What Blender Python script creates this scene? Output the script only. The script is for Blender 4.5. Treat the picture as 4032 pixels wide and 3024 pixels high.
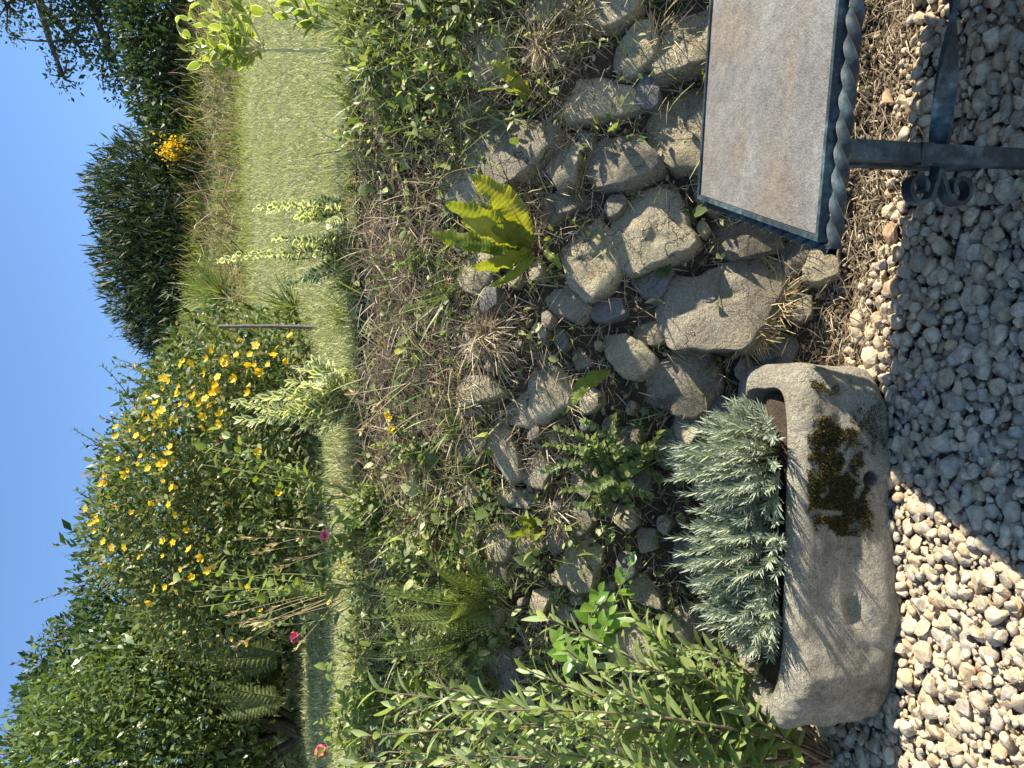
import bpy, bmesh, math, random
import numpy as np
from mathutils import Matrix, Vector, noise as mnoise
from mathutils.bvhtree import BVHTree

for o in list(bpy.data.objects): bpy.data.objects.remove(o)
SC = bpy.context.scene
COL = SC.collection
rng = np.random.default_rng(7)
random.seed(7)

# ------------------------------------------------------------------ camera
# the photograph was taken with the phone held upright and stored on its side:
# the picture's left edge is the top of the place
CAMH, PITCH, LENS = 1.25, math.radians(8.0), 26.0
cp, sp = math.cos(PITCH), math.sin(PITCH)
cam_d = bpy.data.cameras.new('camera'); cam = bpy.data.objects.new('camera', cam_d); COL.objects.link(cam)
cam_d.lens = LENS; cam_d.sensor_width = 36.0; cam_d.sensor_fit = 'HORIZONTAL'
cam_d.clip_start = 0.02; cam_d.clip_end = 2000
upv = Vector((0, sp, cp)); rgt = Vector((1, 0, 0)); back = Vector((0, -cp, sp))
m = Matrix.Identity(4)
for i in range(3):
    m[i][0] = -upv[i]; m[i][1] = rgt[i]; m[i][2] = back[i]
m[2][3] = CAMH
cam.matrix_world = m
SC.camera = cam

# ------------------------------------------------------------------ sky and sun
SUN = Vector((1.26, -0.11, 1.0)).normalized()          # direction towards the sun
el = math.asin(SUN.z); az = math.atan2(SUN.x, SUN.y)
w = bpy.data.worlds.new('World'); SC.world = w; w.use_nodes = True
nt = w.node_tree; nt.nodes.clear()
wo = nt.nodes.new('ShaderNodeOutputWorld'); bg = nt.nodes.new('ShaderNodeBackground'); sk = nt.nodes.new('ShaderNodeTexSky')
sk.sky_type = 'NISHITA'; sk.sun_disc = False; sk.sun_elevation = el; sk.sun_rotation = az
sk.altitude = 0; sk.air_density = 1.0; sk.dust_density = 0.0; sk.ozone_density = 6.0
bg.inputs['Strength'].default_value = 0.105
nt.links.new(sk.outputs[0], bg.inputs[0]); nt.links.new(bg.outputs[0], wo.inputs[0])
sl = bpy.data.lights.new('sun', 'SUN'); sl.energy = 5.0; sl.angle = math.radians(0.55); sl.color = (1.0, 0.93, 0.80)
so = bpy.data.objects.new('sun', sl); COL.objects.link(so)
so.rotation_euler = SUN.to_track_quat('Z', 'Y').to_euler(); so.location = SUN * 30
SC.view_settings.view_transform = 'Standard'; SC.view_settings.look = 'None'
SC.view_settings.exposure = 1.25; SC.view_settings.gamma = 1.0; SC.view_settings.use_curve_mapping = False
SC.render.engine = 'CYCLES'
SC.cycles.use_denoising = True
SC.cycles.max_bounces = 8; SC.cycles.diffuse_bounces = 3; SC.cycles.transmission_bounces = 4; SC.cycles.transparent_max_bounces = 4

# ------------------------------------------------------------------ survey helpers
F = 4032 * LENS / 36.0
CAM = np.array([0, 0, CAMH])
def ray(x, y):
    a = (1512 - np.asarray(y, float)) / F; b = (np.asarray(x, float) - 2016) / F
    return np.stack([a, cp - b * sp, -(sp + b * cp)], -1)
def P(x, y, Y):
    d = ray(x, y); return CAM + d * (np.asarray(Y) / d[..., 1])[..., None]
def PZ(x, y, z):
    d = ray(x, y); return CAM + d * ((z - CAMH) / d[..., 2])[..., None]
PS = np.array([-5, -.24, 0, .08, .16, .26, .38, .55, .75, .95]); PZV = np.array([-.02, -.02, .022, .10, .33, .65, .95, 1.18, 1.36, 1.44])
def foot(x): return 1.95 - .2 * 2.2 * np.tanh(np.asarray(x, float) / 2.2)
def lawn_far(x): return 6.9 + 0.9 * np.tanh((np.asarray(x, float) - .5) / 1.5)
def T(x, y):
    s = np.asarray(y, float) - foot(x)
    z = np.interp(s, PS, PZV)
    L = np.clip(s - .95, 0, None)
    z = z + .27 * np.minimum(L, 14) + .06 * np.clip(L - 14, 0, 60)
    z = z + .55 * np.clip((np.asarray(y) - lawn_far(x) - .6) / .7, 0, 1)
    return z
YS = np.concatenate([np.arange(.9, 4, .006), np.arange(4, 40, .03)])
def HIT(x, y, off=0.0):
    d = ray(x, y); k = YS / d[1]
    z = CAMH + k * d[2]; tz = T(k * d[0], YS) + off
    i = np.argmax(z < tz)
    if i == 0: i = len(YS) - 1
    return CAM + d * k[i]
def surf(x, z):
    """point on the face of the bank at height z"""
    return np.array([x, foot(x) + np.interp(z, PZV[1:], PS[1:]), z])
def bank_normal(p):
    e = .02
    gx = (T(p[0] + e, p[1]) - T(p[0] - e, p[1])) / (2 * e); gy = (T(p[0], p[1] + e) - T(p[0], p[1] - e)) / (2 * e)
    n = np.array([-gx, -gy, 1.0]); return n / np.linalg.norm(n)
def nz(v, s=1.0, o=0.0): return mnoise.noise(Vector((v[0] * s + o, v[1] * s + o * .7, v[2] * s - o)))
def unit(v): v = np.asarray(v, float); return v / np.maximum(np.linalg.norm(v, axis=-1, keepdims=True), 1e-9)

# ------------------------------------------------------------------ object helpers
def tag(o, label=None, cat=None, group=None, kind=None):
    if label: o['label'] = label
    if cat: o['category'] = cat
    if group: o['group'] = group
    if kind: o['kind'] = kind
    return o
WL = {}
def thing(name, loc, label, cat, group=None):
    o = bpy.data.objects.new(name, None); COL.objects.link(o); o.location = loc; o.empty_display_size = .05
    WL[o.name] = np.array(loc, float)
    return tag(o, label, cat, group)
def link(name, me, parent=None, wloc=None, rot=None, kind=None):
    o = bpy.data.objects.new(name, me); COL.objects.link(o)
    base = WL[parent.name] if parent is not None else np.zeros(3)
    if parent is not None: o.parent = parent
    wl = base if wloc is None else np.asarray(wloc, float)
    o.location = wl - base
    WL[o.name] = wl
    if kind: o['kind'] = kind
    return o

class Mesh:
    """collects quads with a tone (0..1) and a rim value, builds one mesh"""
    def __init__(s): s.V = []; s.Q = []; s.t = []; s.r = []; s.n = 0; s.f = []
    def add(s, V, Q, tone=0.5, rim=0.0, sm=True):
        V = np.asarray(V, float).reshape(-1, 3); Q = np.asarray(Q, int).reshape(-1, 4)
        s.V.append(V); s.Q.append(Q + s.n); s.n += len(V); s.f.append(np.full(len(Q), sm))
        s.t.append(np.broadcast_to(np.asarray(tone, float), (len(V),)).copy()); s.r.append(np.broadcast_to(np.asarray(rim, float), (len(V),)).copy())
        return s
    def mesh(s, name, mat, origin=(0, 0, 0), smooth=True):
        V = np.concatenate(s.V) - np.asarray(origin); Q = np.concatenate(s.Q)
        tri = Q[:, 2] == Q[:, 3]
        me = bpy.data.meshes.new(name)
        me.vertices.add(len(V)); me.vertices.foreach_set('co', V.astype(np.float32).ravel())
        nl = np.where(tri, 3, 4)
        flat = Q.ravel()[(np.arange(4)[None, :] < nl[:, None]).ravel()]
        me.loops.add(len(flat)); me.loops.foreach_set('vertex_index', flat.astype(np.int32))
        me.polygons.add(len(Q)); st = np.concatenate([[0], np.cumsum(nl)[:-1]])
        me.polygons.foreach_set('loop_start', st.astype(np.int32))
        me.polygons.foreach_set('use_smooth', np.concatenate(s.f) & smooth)
        a = me.attributes.new('tone', 'FLOAT', 'POINT'); a.data.foreach_set('value', np.concatenate(s.t).astype(np.float32))
        a = me.attributes.new('rim', 'FLOAT', 'POINT'); a.data.foreach_set('value', np.concatenate(s.r).astype(np.float32))
        me.update(calc_edges=True)
        me.materials.append(mat)
        return me
    def build(s, name, mat, parent=None, kind=None, smooth=True):
        org = WL[parent.name] if parent is not None else (0, 0, 0)
        return link(name, s.mesh(name, mat, org, smooth), parent, None, None, kind)
    def tube(s, pts, rad, sides=5, tone=.5, rim=0.0):
        pts = np.asarray(pts, float); k = len(pts); rad = np.broadcast_to(np.asarray(rad, float), (k,))
        t = unit(np.gradient(pts, axis=0)); ref = np.array([.31, .22, .92])
        a = unit(np.cross(t, ref)); b = np.cross(t, a); ang = np.arange(sides) * 2 * math.pi / sides
        ring = pts[:, None] + rad[:, None, None] * (np.cos(ang)[None, :, None] * a[:, None] + np.sin(ang)[None, :, None] * b[:, None])
        i = np.arange(k - 1)[:, None] * sides; j = np.arange(sides)[None]; j2 = (j + 1) % sides
        Q = np.stack([i + j, i + j2, i + sides + j2, i + sides + j], -1)
        return s.add(ring, Q, tone, rim)
    def leaves(s, tm, pos, d, up, size, wid=1.0, tone=None):
        V0, Q0, R0 = tm; pos = np.asarray(pos, float).reshape(-1, 3); N = len(pos)
        if N == 0: return s
        d = unit(np.broadcast_to(d, (N, 3))); up = np.broadcast_to(up, (N, 3)) + 1e-4
        n = unit(up - d * np.sum(up * d, -1, keepdims=True)); sd = np.cross(n, d)
        size = np.broadcast_to(size, (N,)); wid = np.broadcast_to(wid, (N,))
        V = pos[:, None] + size[:, None, None] * (V0[None, :, 0:1] * d[:, None] + (V0[None, :, 1:2] * wid[:, None, None]) * sd[:, None] + V0[None, :, 2:3] * n[:, None])
        Q = Q0[None] + (np.arange(N) * len(V0))[:, None, None]
        tone = rng.random(N) if tone is None else np.broadcast_to(tone, (N,))
        return s.add(V, Q, np.repeat(tone, len(V0)), np.tile(R0, N))

def leaf_tmpl(prof, cross=(-1, 0, 1), fold=.12, curl=.1, wave=0.0, lobes=None):
    """prof: list of (x along the leaf, half width)"""
    V = []; R = []
    for k, (x, wd) in enumerate(prof):
        for c in cross:
            z = abs(c) * wd * fold * 2 - curl * x * x + (wave * wd * math.sin(x * 19 + c) * abs(c))
            V.append((x, c * wd, z)); R.append(1.0 if abs(c) > .95 or k == len(prof) - 1 else 0.0)
    nc = len(cross); Q = []
    for k in range(len(prof) - 1):
        for c in range(nc - 1):
            i = k * nc + c; Q.append((i, i + 1, i + nc + 1, i + nc))
    return np.array(V), np.array(Q), np.array(R)
LANCE = leaf_tmpl([(0, .012), (.3, .10), (.62, .11), (1, .008)], curl=.12)
LANCE_HI = leaf_tmpl([(0, .015), (.15, .06), (.35, .105), (.55, .118), (.75, .09), (.9, .045), (1, .006)], curl=.14, fold=.16)
OVATE = leaf_tmpl([(0, .02), (.3, .25), (.65, .22), (1, .01)], curl=.15)
OVATE_HI = leaf_tmpl([(0, .02), (.1, .14), (.28, .25), (.5, .275), (.7, .21), (.87, .10), (1, .008)], (-1, -.55, 0, .55, 1), curl=.22, fold=.16, wave=.05)
OVATE_LO = leaf_tmpl([(0, .03), (.45, .27), (1, .02)], (-1, 1), fold=0, curl=.18)
LANCE_LO = leaf_tmpl([(0, .015), (.5, .115), (1, .01)], (-1, 1), fold=0, curl=.14)
ROUND = leaf_tmpl([(0, .05), (.3, .36), (.7, .34), (1, .05)], curl=.12)
BLADE = leaf_tmpl([(0, .5), (.5, .42), (1, .05)], (-1, 1), fold=0, curl=.25)
STRAND = leaf_tmpl([(0, .5), (.33, .5), (.66, .45), (1, .15)], (-1, 1), fold=0, curl=.3)
NEEDLE = leaf_tmpl([(0, .02), (.55, .045), (1, .008)], (-1, 1), fold=0, curl=.08)
CHIP = leaf_tmpl([(0, .12), (.5, .3), (1, .05)], (-1, 1), fold=0, curl=.2)

def ivy_mesh(mat):
    ang = [0, 28, 55, 82, 118, 150, 180, 210, 242, 278, 305, 332]; rad = [1, .5, .74, .47, .62, .42, .2, .42, .62, .47, .74, .5]
    V = [(.3, 0, 0)]; R = [0]
    for a, r in zip(ang, rad):
        V.append((.3 + .62 * r * math.cos(math.radians(a)), .62 * r * math.sin(math.radians(a)), -.12 * r * r + .05 * math.sin(a))); R.append(1)
    Q = [(0, 1 + i, 1 + (i + 1) % 12, 1 + (i + 1) % 12) for i in range(12)]
    return np.array(V), np.array(Q), np.array(R)
IVY = ivy_mesh(None)

def leaf_objs(parent, name, meshes, pos, d, up, size):
    pos = np.asarray(pos, float).reshape(-1, 3); N = len(pos); d = unit(np.broadcast_to(d, (N, 3))); up = np.broadcast_to(up, (N, 3)) + 1e-4
    n = unit(up - d * np.sum(up * d, -1, keepdims=True)); sd = np.cross(n, d); size = np.broadcast_to(size, (N,))
    for i in range(N):
        o = link(name, meshes[i % len(meshes)], parent, pos[i])
        R3 = Matrix((d[i], sd[i], n[i])).transposed()
        o.rotation_euler = R3.to_euler(); o.scale = (size[i],) * 3
def bez(a, b, bulge=(0, 0, 0), n=8):
    a = np.asarray(a, float); b = np.asarray(b, float); m = (a + b) / 2 + np.asarray(bulge, float)
    t = np.linspace(0, 1, n)[:, None]
    return (1 - t) ** 2 * a + 2 * t * (1 - t) * m + t * t * b
def along(pts, u):
    L = np.concatenate([[0], np.cumsum(np.linalg.norm(np.diff(pts, axis=0), axis=1))]); L /= L[-1]
    return np.stack([np.interp(u, L, pts[:, i]) for i in range(3)], -1)
def whorl(pts, n, u0=.15, ang=55, opp=False, jit=.25):
    """leaf seats along a shoot: position, leaf direction, upper-side hint"""
    u = np.linspace(u0, 1, n) if not opp else np.repeat(np.linspace(u0, 1, (n + 1) // 2), 2)[:n]
    p = along(pts, u); t = unit(along(pts, np.minimum(u + .04, 1)) - along(pts, u - .04))
    a = unit(np.cross(t, np.array([.3, .2, .93]))); b = np.cross(t, a)
    ph = np.arange(n) * 2.4 if not opp else (np.arange(n) // 2) * 1.57 + (np.arange(n) % 2) * math.pi
    ph = ph + rng.normal(0, jit, n)
    rad = np.cos(ph)[:, None] * a + np.sin(ph)[:, None] * b
    al = np.radians(ang) * (1.15 - .5 * u)[:, None] + rng.normal(0, .12, (n, 1))
    d = t * np.cos(al) + rad * np.sin(al)
    return p, d, t * .8 - rad * .25 + np.array([.15, -.1, .35]), u

# ------------------------------------------------------------------ materials
def nodes(name):
    mt = bpy.data.materials.new(name); mt.use_nodes = True; t = mt.node_tree; t.nodes.clear()
    out = t.nodes.new('ShaderNodeOutputMaterial'); bs = t.nodes.new('ShaderNodeBsdfPrincipled')
    t.links.new(bs.outputs[0], out.inputs[0])
    return mt, t, bs, out
def N(t, typ, **kw):
    n = t.nodes.new(typ)
    for k, v in kw.items():
        if k in n.inputs: n.inputs[k].default_value = v
        else: setattr(n, k, v)
    return n
def ramp(t, stops, fac):
    r = t.nodes.new('ShaderNodeValToRGB'); e = r.color_ramp.elements
    while len(e) < len(stops): e.new(.5)
    for k, (p_, c) in enumerate(stops):
        e[k].position = p_; e[k].color = (*c, 1) if len(c) == 3 else c
    t.links.new(fac, r.inputs[0]); return r
def mix(t, fac, a, b, mode='MIX'):
    n = t.nodes.new('ShaderNodeMix'); n.data_type = 'RGBA'; n.blend_type = mode
    for s_, v in ((0, fac), (6, a), (7, b)):
        if hasattr(v, 'is_output'): t.links.new(v, n.inputs[s_])
        else: n.inputs[s_].default_value = v if s_ == 0 else (*v, 1)
    return n.outputs[2]
def math_(t, op, a, b=0.0):
    n = t.nodes.new('ShaderNodeMath'); n.operation = op
    for i, v in enumerate((a, b)):
        if hasattr(v, 'is_output'): t.links.new(v, n.inputs[i])
        else: n.inputs[i].default_value = v
    return n.outputs[0]
def bump(t, bs, h, strength=.5, dist=.01):
    b = N(t, 'ShaderNodeBump'); b.inputs['Strength'].default_value = strength; b.inputs['Distance'].default_value = dist
    t.links.new(h, b.inputs['Height']); t.links.new(b.outputs[0], bs.inputs['Normal'])
def noise_(t, scale, detail=4, rough=.6, vec=None):
    n = N(t, 'ShaderNodeTexNoise'); n.inputs['Scale'].default_value = scale; n.inputs['Detail'].default_value = detail; n.inputs['Roughness'].default_value = rough
    if vec is not None: t.links.new(vec, n.inputs['Vector'])
    return n.outputs[0]
def objvec(t): return N(t, 'ShaderNodeTexCoord').outputs['Object']
def geopos(t): return N(t, 'ShaderNodeNewGeometry').outputs['Position']

def leafmat(name, stops, transl=.35, rough=.45, rim=None, rimpos=(.45, .6), tcol=None, spec=.35, rnd=.5):
    mt, t, bs, out = nodes(name)
    at = N(t, 'ShaderNodeAttribute', attribute_name='tone'); oi = N(t, 'ShaderNodeObjectInfo')
    f = math_(t, 'FRACT', math_(t, 'ADD', math_(t, 'MULTIPLY', oi.outputs['Random'], rnd), math_(t, 'MULTIPLY', at.outputs['Fac'], .98)))
    c = ramp(t, stops, f).outputs[0]
    c = mix(t, .25, c, ramp(t, [(.3, (.55, .55, .5)), (.7, (1.25, 1.25, 1.2))], noise_(t, 60, 3, .6, geopos(t))).outputs[0], 'MULTIPLY')
    if rim:
        ar = N(t, 'ShaderNodeAttribute', attribute_name='rim')
        g = ramp(t, [(rimpos[0], (0, 0, 0)), (rimpos[1], (1, 1, 1))], ar.outputs['Fac']).outputs[0]
        c = mix(t, g, c, rim)
    t.links.new(c, bs.inputs['Base Color']); bs.inputs['Roughness'].default_value = rough; bs.inputs['Specular IOR Level'].default_value = spec
    if transl > 0:
        tr = N(t, 'ShaderNodeBsdfTranslucent')
        t.links.new(mix(t, 1.0, c, tcol or (1.5, 1.55, .7), 'MULTIPLY'), tr.inputs['Color'])
        ms = N(t, 'ShaderNodeMixShader'); ms.inputs[0].default_value = transl
        t.links.new(bs.outputs[0], ms.inputs[1]); t.links.new(tr.outputs[0], ms.inputs[2]); t.links.new(ms.outputs[0], out.inputs[0])
    return mt

M = {}
M['lawn'] = leafmat('lawn_blades', [(0, (.22, .26, .085)), (.4, (.36, .38, .155)), (.75, (.48, .47, .23)), (1, (.62, .57, .35))], .25, .7, tcol=(1.2, 1.25, .8))
M['verge'] = leafmat('verge_grass', [(0, (.10, .16, .03)), (.5, (.20, .26, .06)), (.85, (.34, .33, .12)), (1, (.45, .38, .2))], .35, .6)
M['thatch'] = leafmat('dead_grass', [(0, (.10, .065, .035)), (.4, (.27, .195, .115)), (.72, (.50, .40, .25)), (1, (.74, .65, .46))], .15, .8, tcol=(1.2, 1.1, .8))
M['straw'] = leafmat('straw', [(0, (.30, .21, .10)), (.5, (.50, .38, .19)), (1, (.68, .57, .34))], .2, .7, tcol=(1.2, 1.1, .7))
M['weed'] = leafmat('weed_green', [(0, (.055, .085, .025)), (.45, (.145, .19, .055)), (.8, (.27, .31, .11)), (1, (.46, .46, .22))], .35, .45)
M['hart'] = leafmat('fern_strap', [(0, (.13, .19, .03)), (.6, (.20, .245, .04)), (1, (.29, .31, .07))], .5, .4, tcol=(1.6, 1.45, .35))
M['bracken'] = leafmat('bracken', [(0, (.08, .12, .035)), (.6, (.15, .19, .055)), (1, (.26, .29, .10))], .4, .55)
M['ivy'] = leafmat('ivy', [(0, (.025, .06, .018)), (.6, (.05, .10, .03)), (1, (.10, .16, .05))], .25, .35, rim=None)
M['hyp'] = leafmat('hypericum_leaf', [(0, (.045, .075, .03)), (.5, (.10, .14, .045)), (.85, (.17, .21, .065)), (1, (.26, .24, .09))], .3, .45)
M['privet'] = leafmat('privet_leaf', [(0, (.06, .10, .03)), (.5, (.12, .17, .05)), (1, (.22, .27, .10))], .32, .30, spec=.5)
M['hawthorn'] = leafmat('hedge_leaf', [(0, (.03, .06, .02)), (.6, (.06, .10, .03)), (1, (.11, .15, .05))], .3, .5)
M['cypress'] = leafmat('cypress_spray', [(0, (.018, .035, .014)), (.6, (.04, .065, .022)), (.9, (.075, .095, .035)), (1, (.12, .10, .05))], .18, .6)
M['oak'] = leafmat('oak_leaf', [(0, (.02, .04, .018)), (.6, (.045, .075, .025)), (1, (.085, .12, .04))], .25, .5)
M['vari'] = leafmat('variegated_leaf', [(0, (.10, .16, .03)), (.6, (.20, .26, .05)), (1, (.33, .36, .10))], .4, .4, rim=(.72, .70, .40), rimpos=(.55, .8))
M['vari2'] = leafmat('cream_edged_leaf', [(0, (.06, .12, .04)), (.6, (.11, .18, .05)), (1, (.20, .25, .09))], .35, .4, rim=(.70, .69, .47), rimpos=(.3, .62))
M['rose'] = leafmat('rose_leaf', [(0, (.085, .13, .03)), (.6, (.17, .225, .055)), (1, (.30, .345, .12))], .4, .35)
M['olearia'] = leafmat('willowy_leaf', [(0, (.10, .15, .045)), (.4, (.20, .265, .085)), (.8, (.31, .375, .15)), (1, (.47, .51, .29))], .4, .4)
M['laurel'] = leafmat('glossy_leaf', [(0, (.07, .15, .02)), (.6, (.12, .22, .03)), (1, (.19, .29, .05))], .35, .22, spec=.55)
M['lav'] = leafmat('lavender_leaf', [(0, (.17, .21, .14)), (.5, (.31, .36, .26)), (.9, (.46, .50, .37)), (1, (.33, .37, .15))], .2, .7, tcol=(1.1, 1.15, .95))
M['cot'] = leafmat('small_round_leaf', [(0, (.09, .13, .05)), (.5, (.17, .22, .085)), (1, (.33, .37, .17))], .35, .35)
M['yellow'] = leafmat('yellow_petal', [(0, (.80, .50, .02)), (1, (.86, .62, .03))], .35, .55, tcol=(1.1, 1.0, .5), rnd=.8)
M['bud'] = leafmat('spent_flower', [(0, (.45, .18, .07)), (.5, (.66, .38, .14)), (1, (.78, .60, .28))], .25, .7, tcol=(1.1, 1, .7))
M['pink'] = leafmat('rose_petal', [(0, (.62, .06, .11)), (.6, (.74, .13, .20)), (1, (.85, .42, .42))], .25, .6, tcol=(1.2, .8, .8))
M['cream'] = leafmat('cream_flower', [(0, (.55, .55, .38)), (1, (.76, .74, .55))], .25, .7, tcol=(1.1, 1.1, .9))
M['moss'] = leafmat('moss', [(0, (.05, .04, .012)), (.5, (.085, .066, .016)), (.9, (.14, .11, .026)), (1, (.24, .20, .05))], .25, .85, tcol=(1.3, 1.2, .5))
M['dryleaf'] = leafmat('dry_leaf', [(0, (.28, .12, .05)), (.6, (.46, .26, .12)), (1, (.58, .42, .26))], .2, .7, tcol=(1.2, 1, .7))

def stemmat(name, a, b, rough=.7):
    mt, t, bs, out = nodes(name)
    t.links.new(ramp(t, [(.3, a), (.7, b)], noise_(t, 45, 4, .6, geopos(t))).outputs[0], bs.inputs['Base Color']); bs.inputs['Roughness'].default_value = rough
    return mt
M['twig'] = stemmat('twig_bark', (.10, .065, .04), (.26, .19, .12))
M['palestem'] = stemmat('pale_stem', (.34, .34, .16), (.55, .52, .30))
M['greenstem'] = stemmat('green_stem', (.12, .17, .05), (.26, .27, .10))
M['darkrib'] = stemmat('dark_rib', (.035, .02, .012), (.10, .055, .03))
M['bark'] = stemmat('tree_bark', (.035, .028, .02), (.10, .08, .06))
M['postwood'] = stemmat('weathered_stake', (.06, .05, .045), (.16, .13, .11))

def stonemat(name, stops, lichen=(.55, .53, .38), lich=.55, scale=1.0, dark=.5, crack=.7, relief=.034):
    mt, t, bs, out = nodes(name); v = geopos(t); oi = N(t, 'ShaderNodeObjectInfo')
    n1 = noise_(t, 9 * scale, 6, .65, v); n2 = noise_(t, 70 * scale, 5, .7, v); n3 = noise_(t, 260 * scale, 3, .7, v)
    f = math_(t, 'ADD', math_(t, 'MULTIPLY', n1, .6), math_(t, 'ADD', math_(t, 'MULTIPLY', n2, .45), math_(t, 'MULTIPLY', math_(t, 'SUBTRACT', oi.outputs['Random'], .5), .22)))
    c = ramp(t, stops, f).outputs[0]
    # pale lichen crust and dark algae blotches
    lm = ramp(t, [(lich, (0, 0, 0)), (lich + .10, (1, 1, 1))], noise_(t, 22 * scale, 5, .72, v)).outputs[0]
    c = mix(t, math_(t, 'MULTIPLY', lm, .55), c, lichen)
    dm = ramp(t, [(dark + .06, (0, 0, 0)), (dark + .2, (1, 1, 1))], noise_(t, 6.5 * scale, 5, .6, v)).outputs[0]
    c = mix(t, math_(t, 'MULTIPLY', dm, .5), c, (.07, .06, .048))
    c = mix(t, .55, c, ramp(t, [(.36, (.28, .26, .24)), (.60, (1.35, 1.32, 1.22))], n3).outputs[0], 'MULTIPLY')
    t.links.new(c, bs.inputs['Base Color']); bs.inputs['Roughness'].default_value = .9; bs.inputs['Specular IOR Level'].default_value = .2
    nv = N(t, 'ShaderNodeTexNoise'); nv.inputs['Scale'].default_value = 14; nv.inputs['Detail'].default_value = 4; t.links.new(v, nv.inputs['Vector'])
    va = N(t, 'ShaderNodeVectorMath', operation='MULTIPLY_ADD'); t.links.new(nv.outputs['Color'], va.inputs[0]); va.inputs[1].default_value = (.16, .16, .16); t.links.new(v, va.inputs[2])
    vo = N(t, 'ShaderNodeTexVoronoi', feature='DISTANCE_TO_EDGE'); vo.inputs['Scale'].default_value = 7.5 * scale; t.links.new(va.outputs[0], vo.inputs['Vector'])
    ck = ramp(t, [(.0, (1, 1, 1)), (.022, (0, 0, 0))], vo.outputs['Distance']).outputs[0]
    ckm = math_(t, 'MULTIPLY', ck, ramp(t, [(.48, (0, 0, 0)), (.6, (1, 1, 1))], noise_(t, 5, 2, .5, v)).outputs[0])
    c = mix(t, math_(t, 'MULTIPLY', ckm, crack), c, (.05, .042, .033)); t.links.new(c, bs.inputs['Base Color'])
    n5 = noise_(t, 32 * scale, 6, .75, v)
    h = math_(t, 'ADD', math_(t, 'ADD', math_(t, 'MULTIPLY', n2, .7), math_(t, 'MULTIPLY', n5, .9)), math_(t, 'ADD', math_(t, 'MULTIPLY', n3, .3), math_(t, 'MULTIPLY', ckm, -.5 * crack)))
    bump(t, bs, h, 1.0, relief)
    return mt
M['stone'] = stonemat('bank_stone', [(.25, (.22, .175, .115)), (.5, (.51, .435, .29)), (.75, (.70, .62, .44))], (.68, .61, .38), .54, 1.0, .56)
M['greystone'] = stonemat('grey_stone', [(.25, (.16, .135, .10)), (.5, (.39, .34, .25)), (.75, (.55, .49, .36))], (.42, .41, .33), .56, 1.0, .46)
M['slate'] = stonemat('slate_chip', [(.25, (.16, .155, .145)), (.6, (.31, .30, .28)), (.8, (.42, .40, .36))], (.48, .46, .38), .6, 1.2, .6)
M['trough'] = stonemat('trough_granite', [(.28, (.15, .13, .10)), (.5, (.44, .40, .31)), (.72, (.70, .64, .52))], (.70, .66, .54), .52, 1.25, .52, .15, .036)

def soil_mat(name, a, b, c_, sc=1.0):
    mt, t, bs, out = nodes(name); v = geopos(t)
    n1 = noise_(t, 14 * sc, 6, .7, v); n2 = noise_(t, 120 * sc, 5, .7, v)
    f = math_(t, 'ADD', math_(t, 'MULTIPLY', n1, .55), math_(t, 'MULTIPLY', n2, .45))
    t.links.new(ramp(t, [(.3, a), (.52, b), (.72, c_)], f).outputs[0], bs.inputs['Base Color']); bs.inputs['Roughness'].default_value = .95
    bump(t, bs, math_(t, 'ADD', n1, n2), 1.0, .02)
    return mt
M['soil'] = soil_mat('bank_soil', (.03, .021, .014), (.085, .06, .037), (.20, .15, .09))
M['lawnsoil'] = soil_mat('lawn_ground', (.10, .12, .035), (.17, .18, .06), (.27, .25, .11), .6)
M['gravelbase'] = soil_mat('gravel_bed', (.10, .085, .07), (.24, .21, .17), (.42, .37, .30), .8)
M['pot'] = soil_mat('trough_compost', (.03, .02, .014), (.08, .055, .036), (.17, .12, .08))

def pebble_mat():
    mt, t, bs, out = nodes('pebble'); oi = N(t, 'ShaderNodeObjectInfo'); at = N(t, 'ShaderNodeAttribute', attribute_name='tone')
    f = math_(t, 'FRACT', math_(t, 'ADD', oi.outputs['Random'], math_(t, 'MULTIPLY', at.outputs['Fac'], .999)))
    c = ramp(t, [(0, (.60, .52, .42)), (.22, (.50, .45, .38)), (.4, (.66, .59, .50)), (.55, (.43, .40, .36)), (.68, (.62, .51, .37)), (.8, (.55, .53, .50)), (.9, (.36, .35, .35)), (.955, (.52, .45, .36)), (.985, (.46, .33, .23)), (1, (.66, .60, .52))], f).outputs[0]
    v = geopos(t)
    c = mix(t, 1.0, c, (.90, .83, .70), 'MULTIPLY')
    c = mix(t, .8, c, ramp(t, [(.3, (.50, .45, .38)), (.6, (1.15, 1.12, 1.05))], noise_(t, 55, 5, .65, v)).outputs[0], 'MULTIPLY')
    c = mix(t, .35, c, ramp(t, [(.35, (.55, .5, .45)), (.6, (1.1, 1.1, 1.1))], noise_(t, 320, 3, .7, v)).outputs[0], 'MULTIPLY')
    t.links.new(c, bs.inputs['Base Color']); bs.inputs['Roughness'].default_value = .85; bs.inputs['Specular IOR Level'].default_value = .25
    bump(t, bs, math_(t, 'ADD', noise_(t, 60, 5, .6, v), math_(t, 'MULTIPLY', noise_(t, 300, 3, .6, v), .4)), .6, .006)
    return mt
M['pebble'] = pebble_mat()

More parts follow.
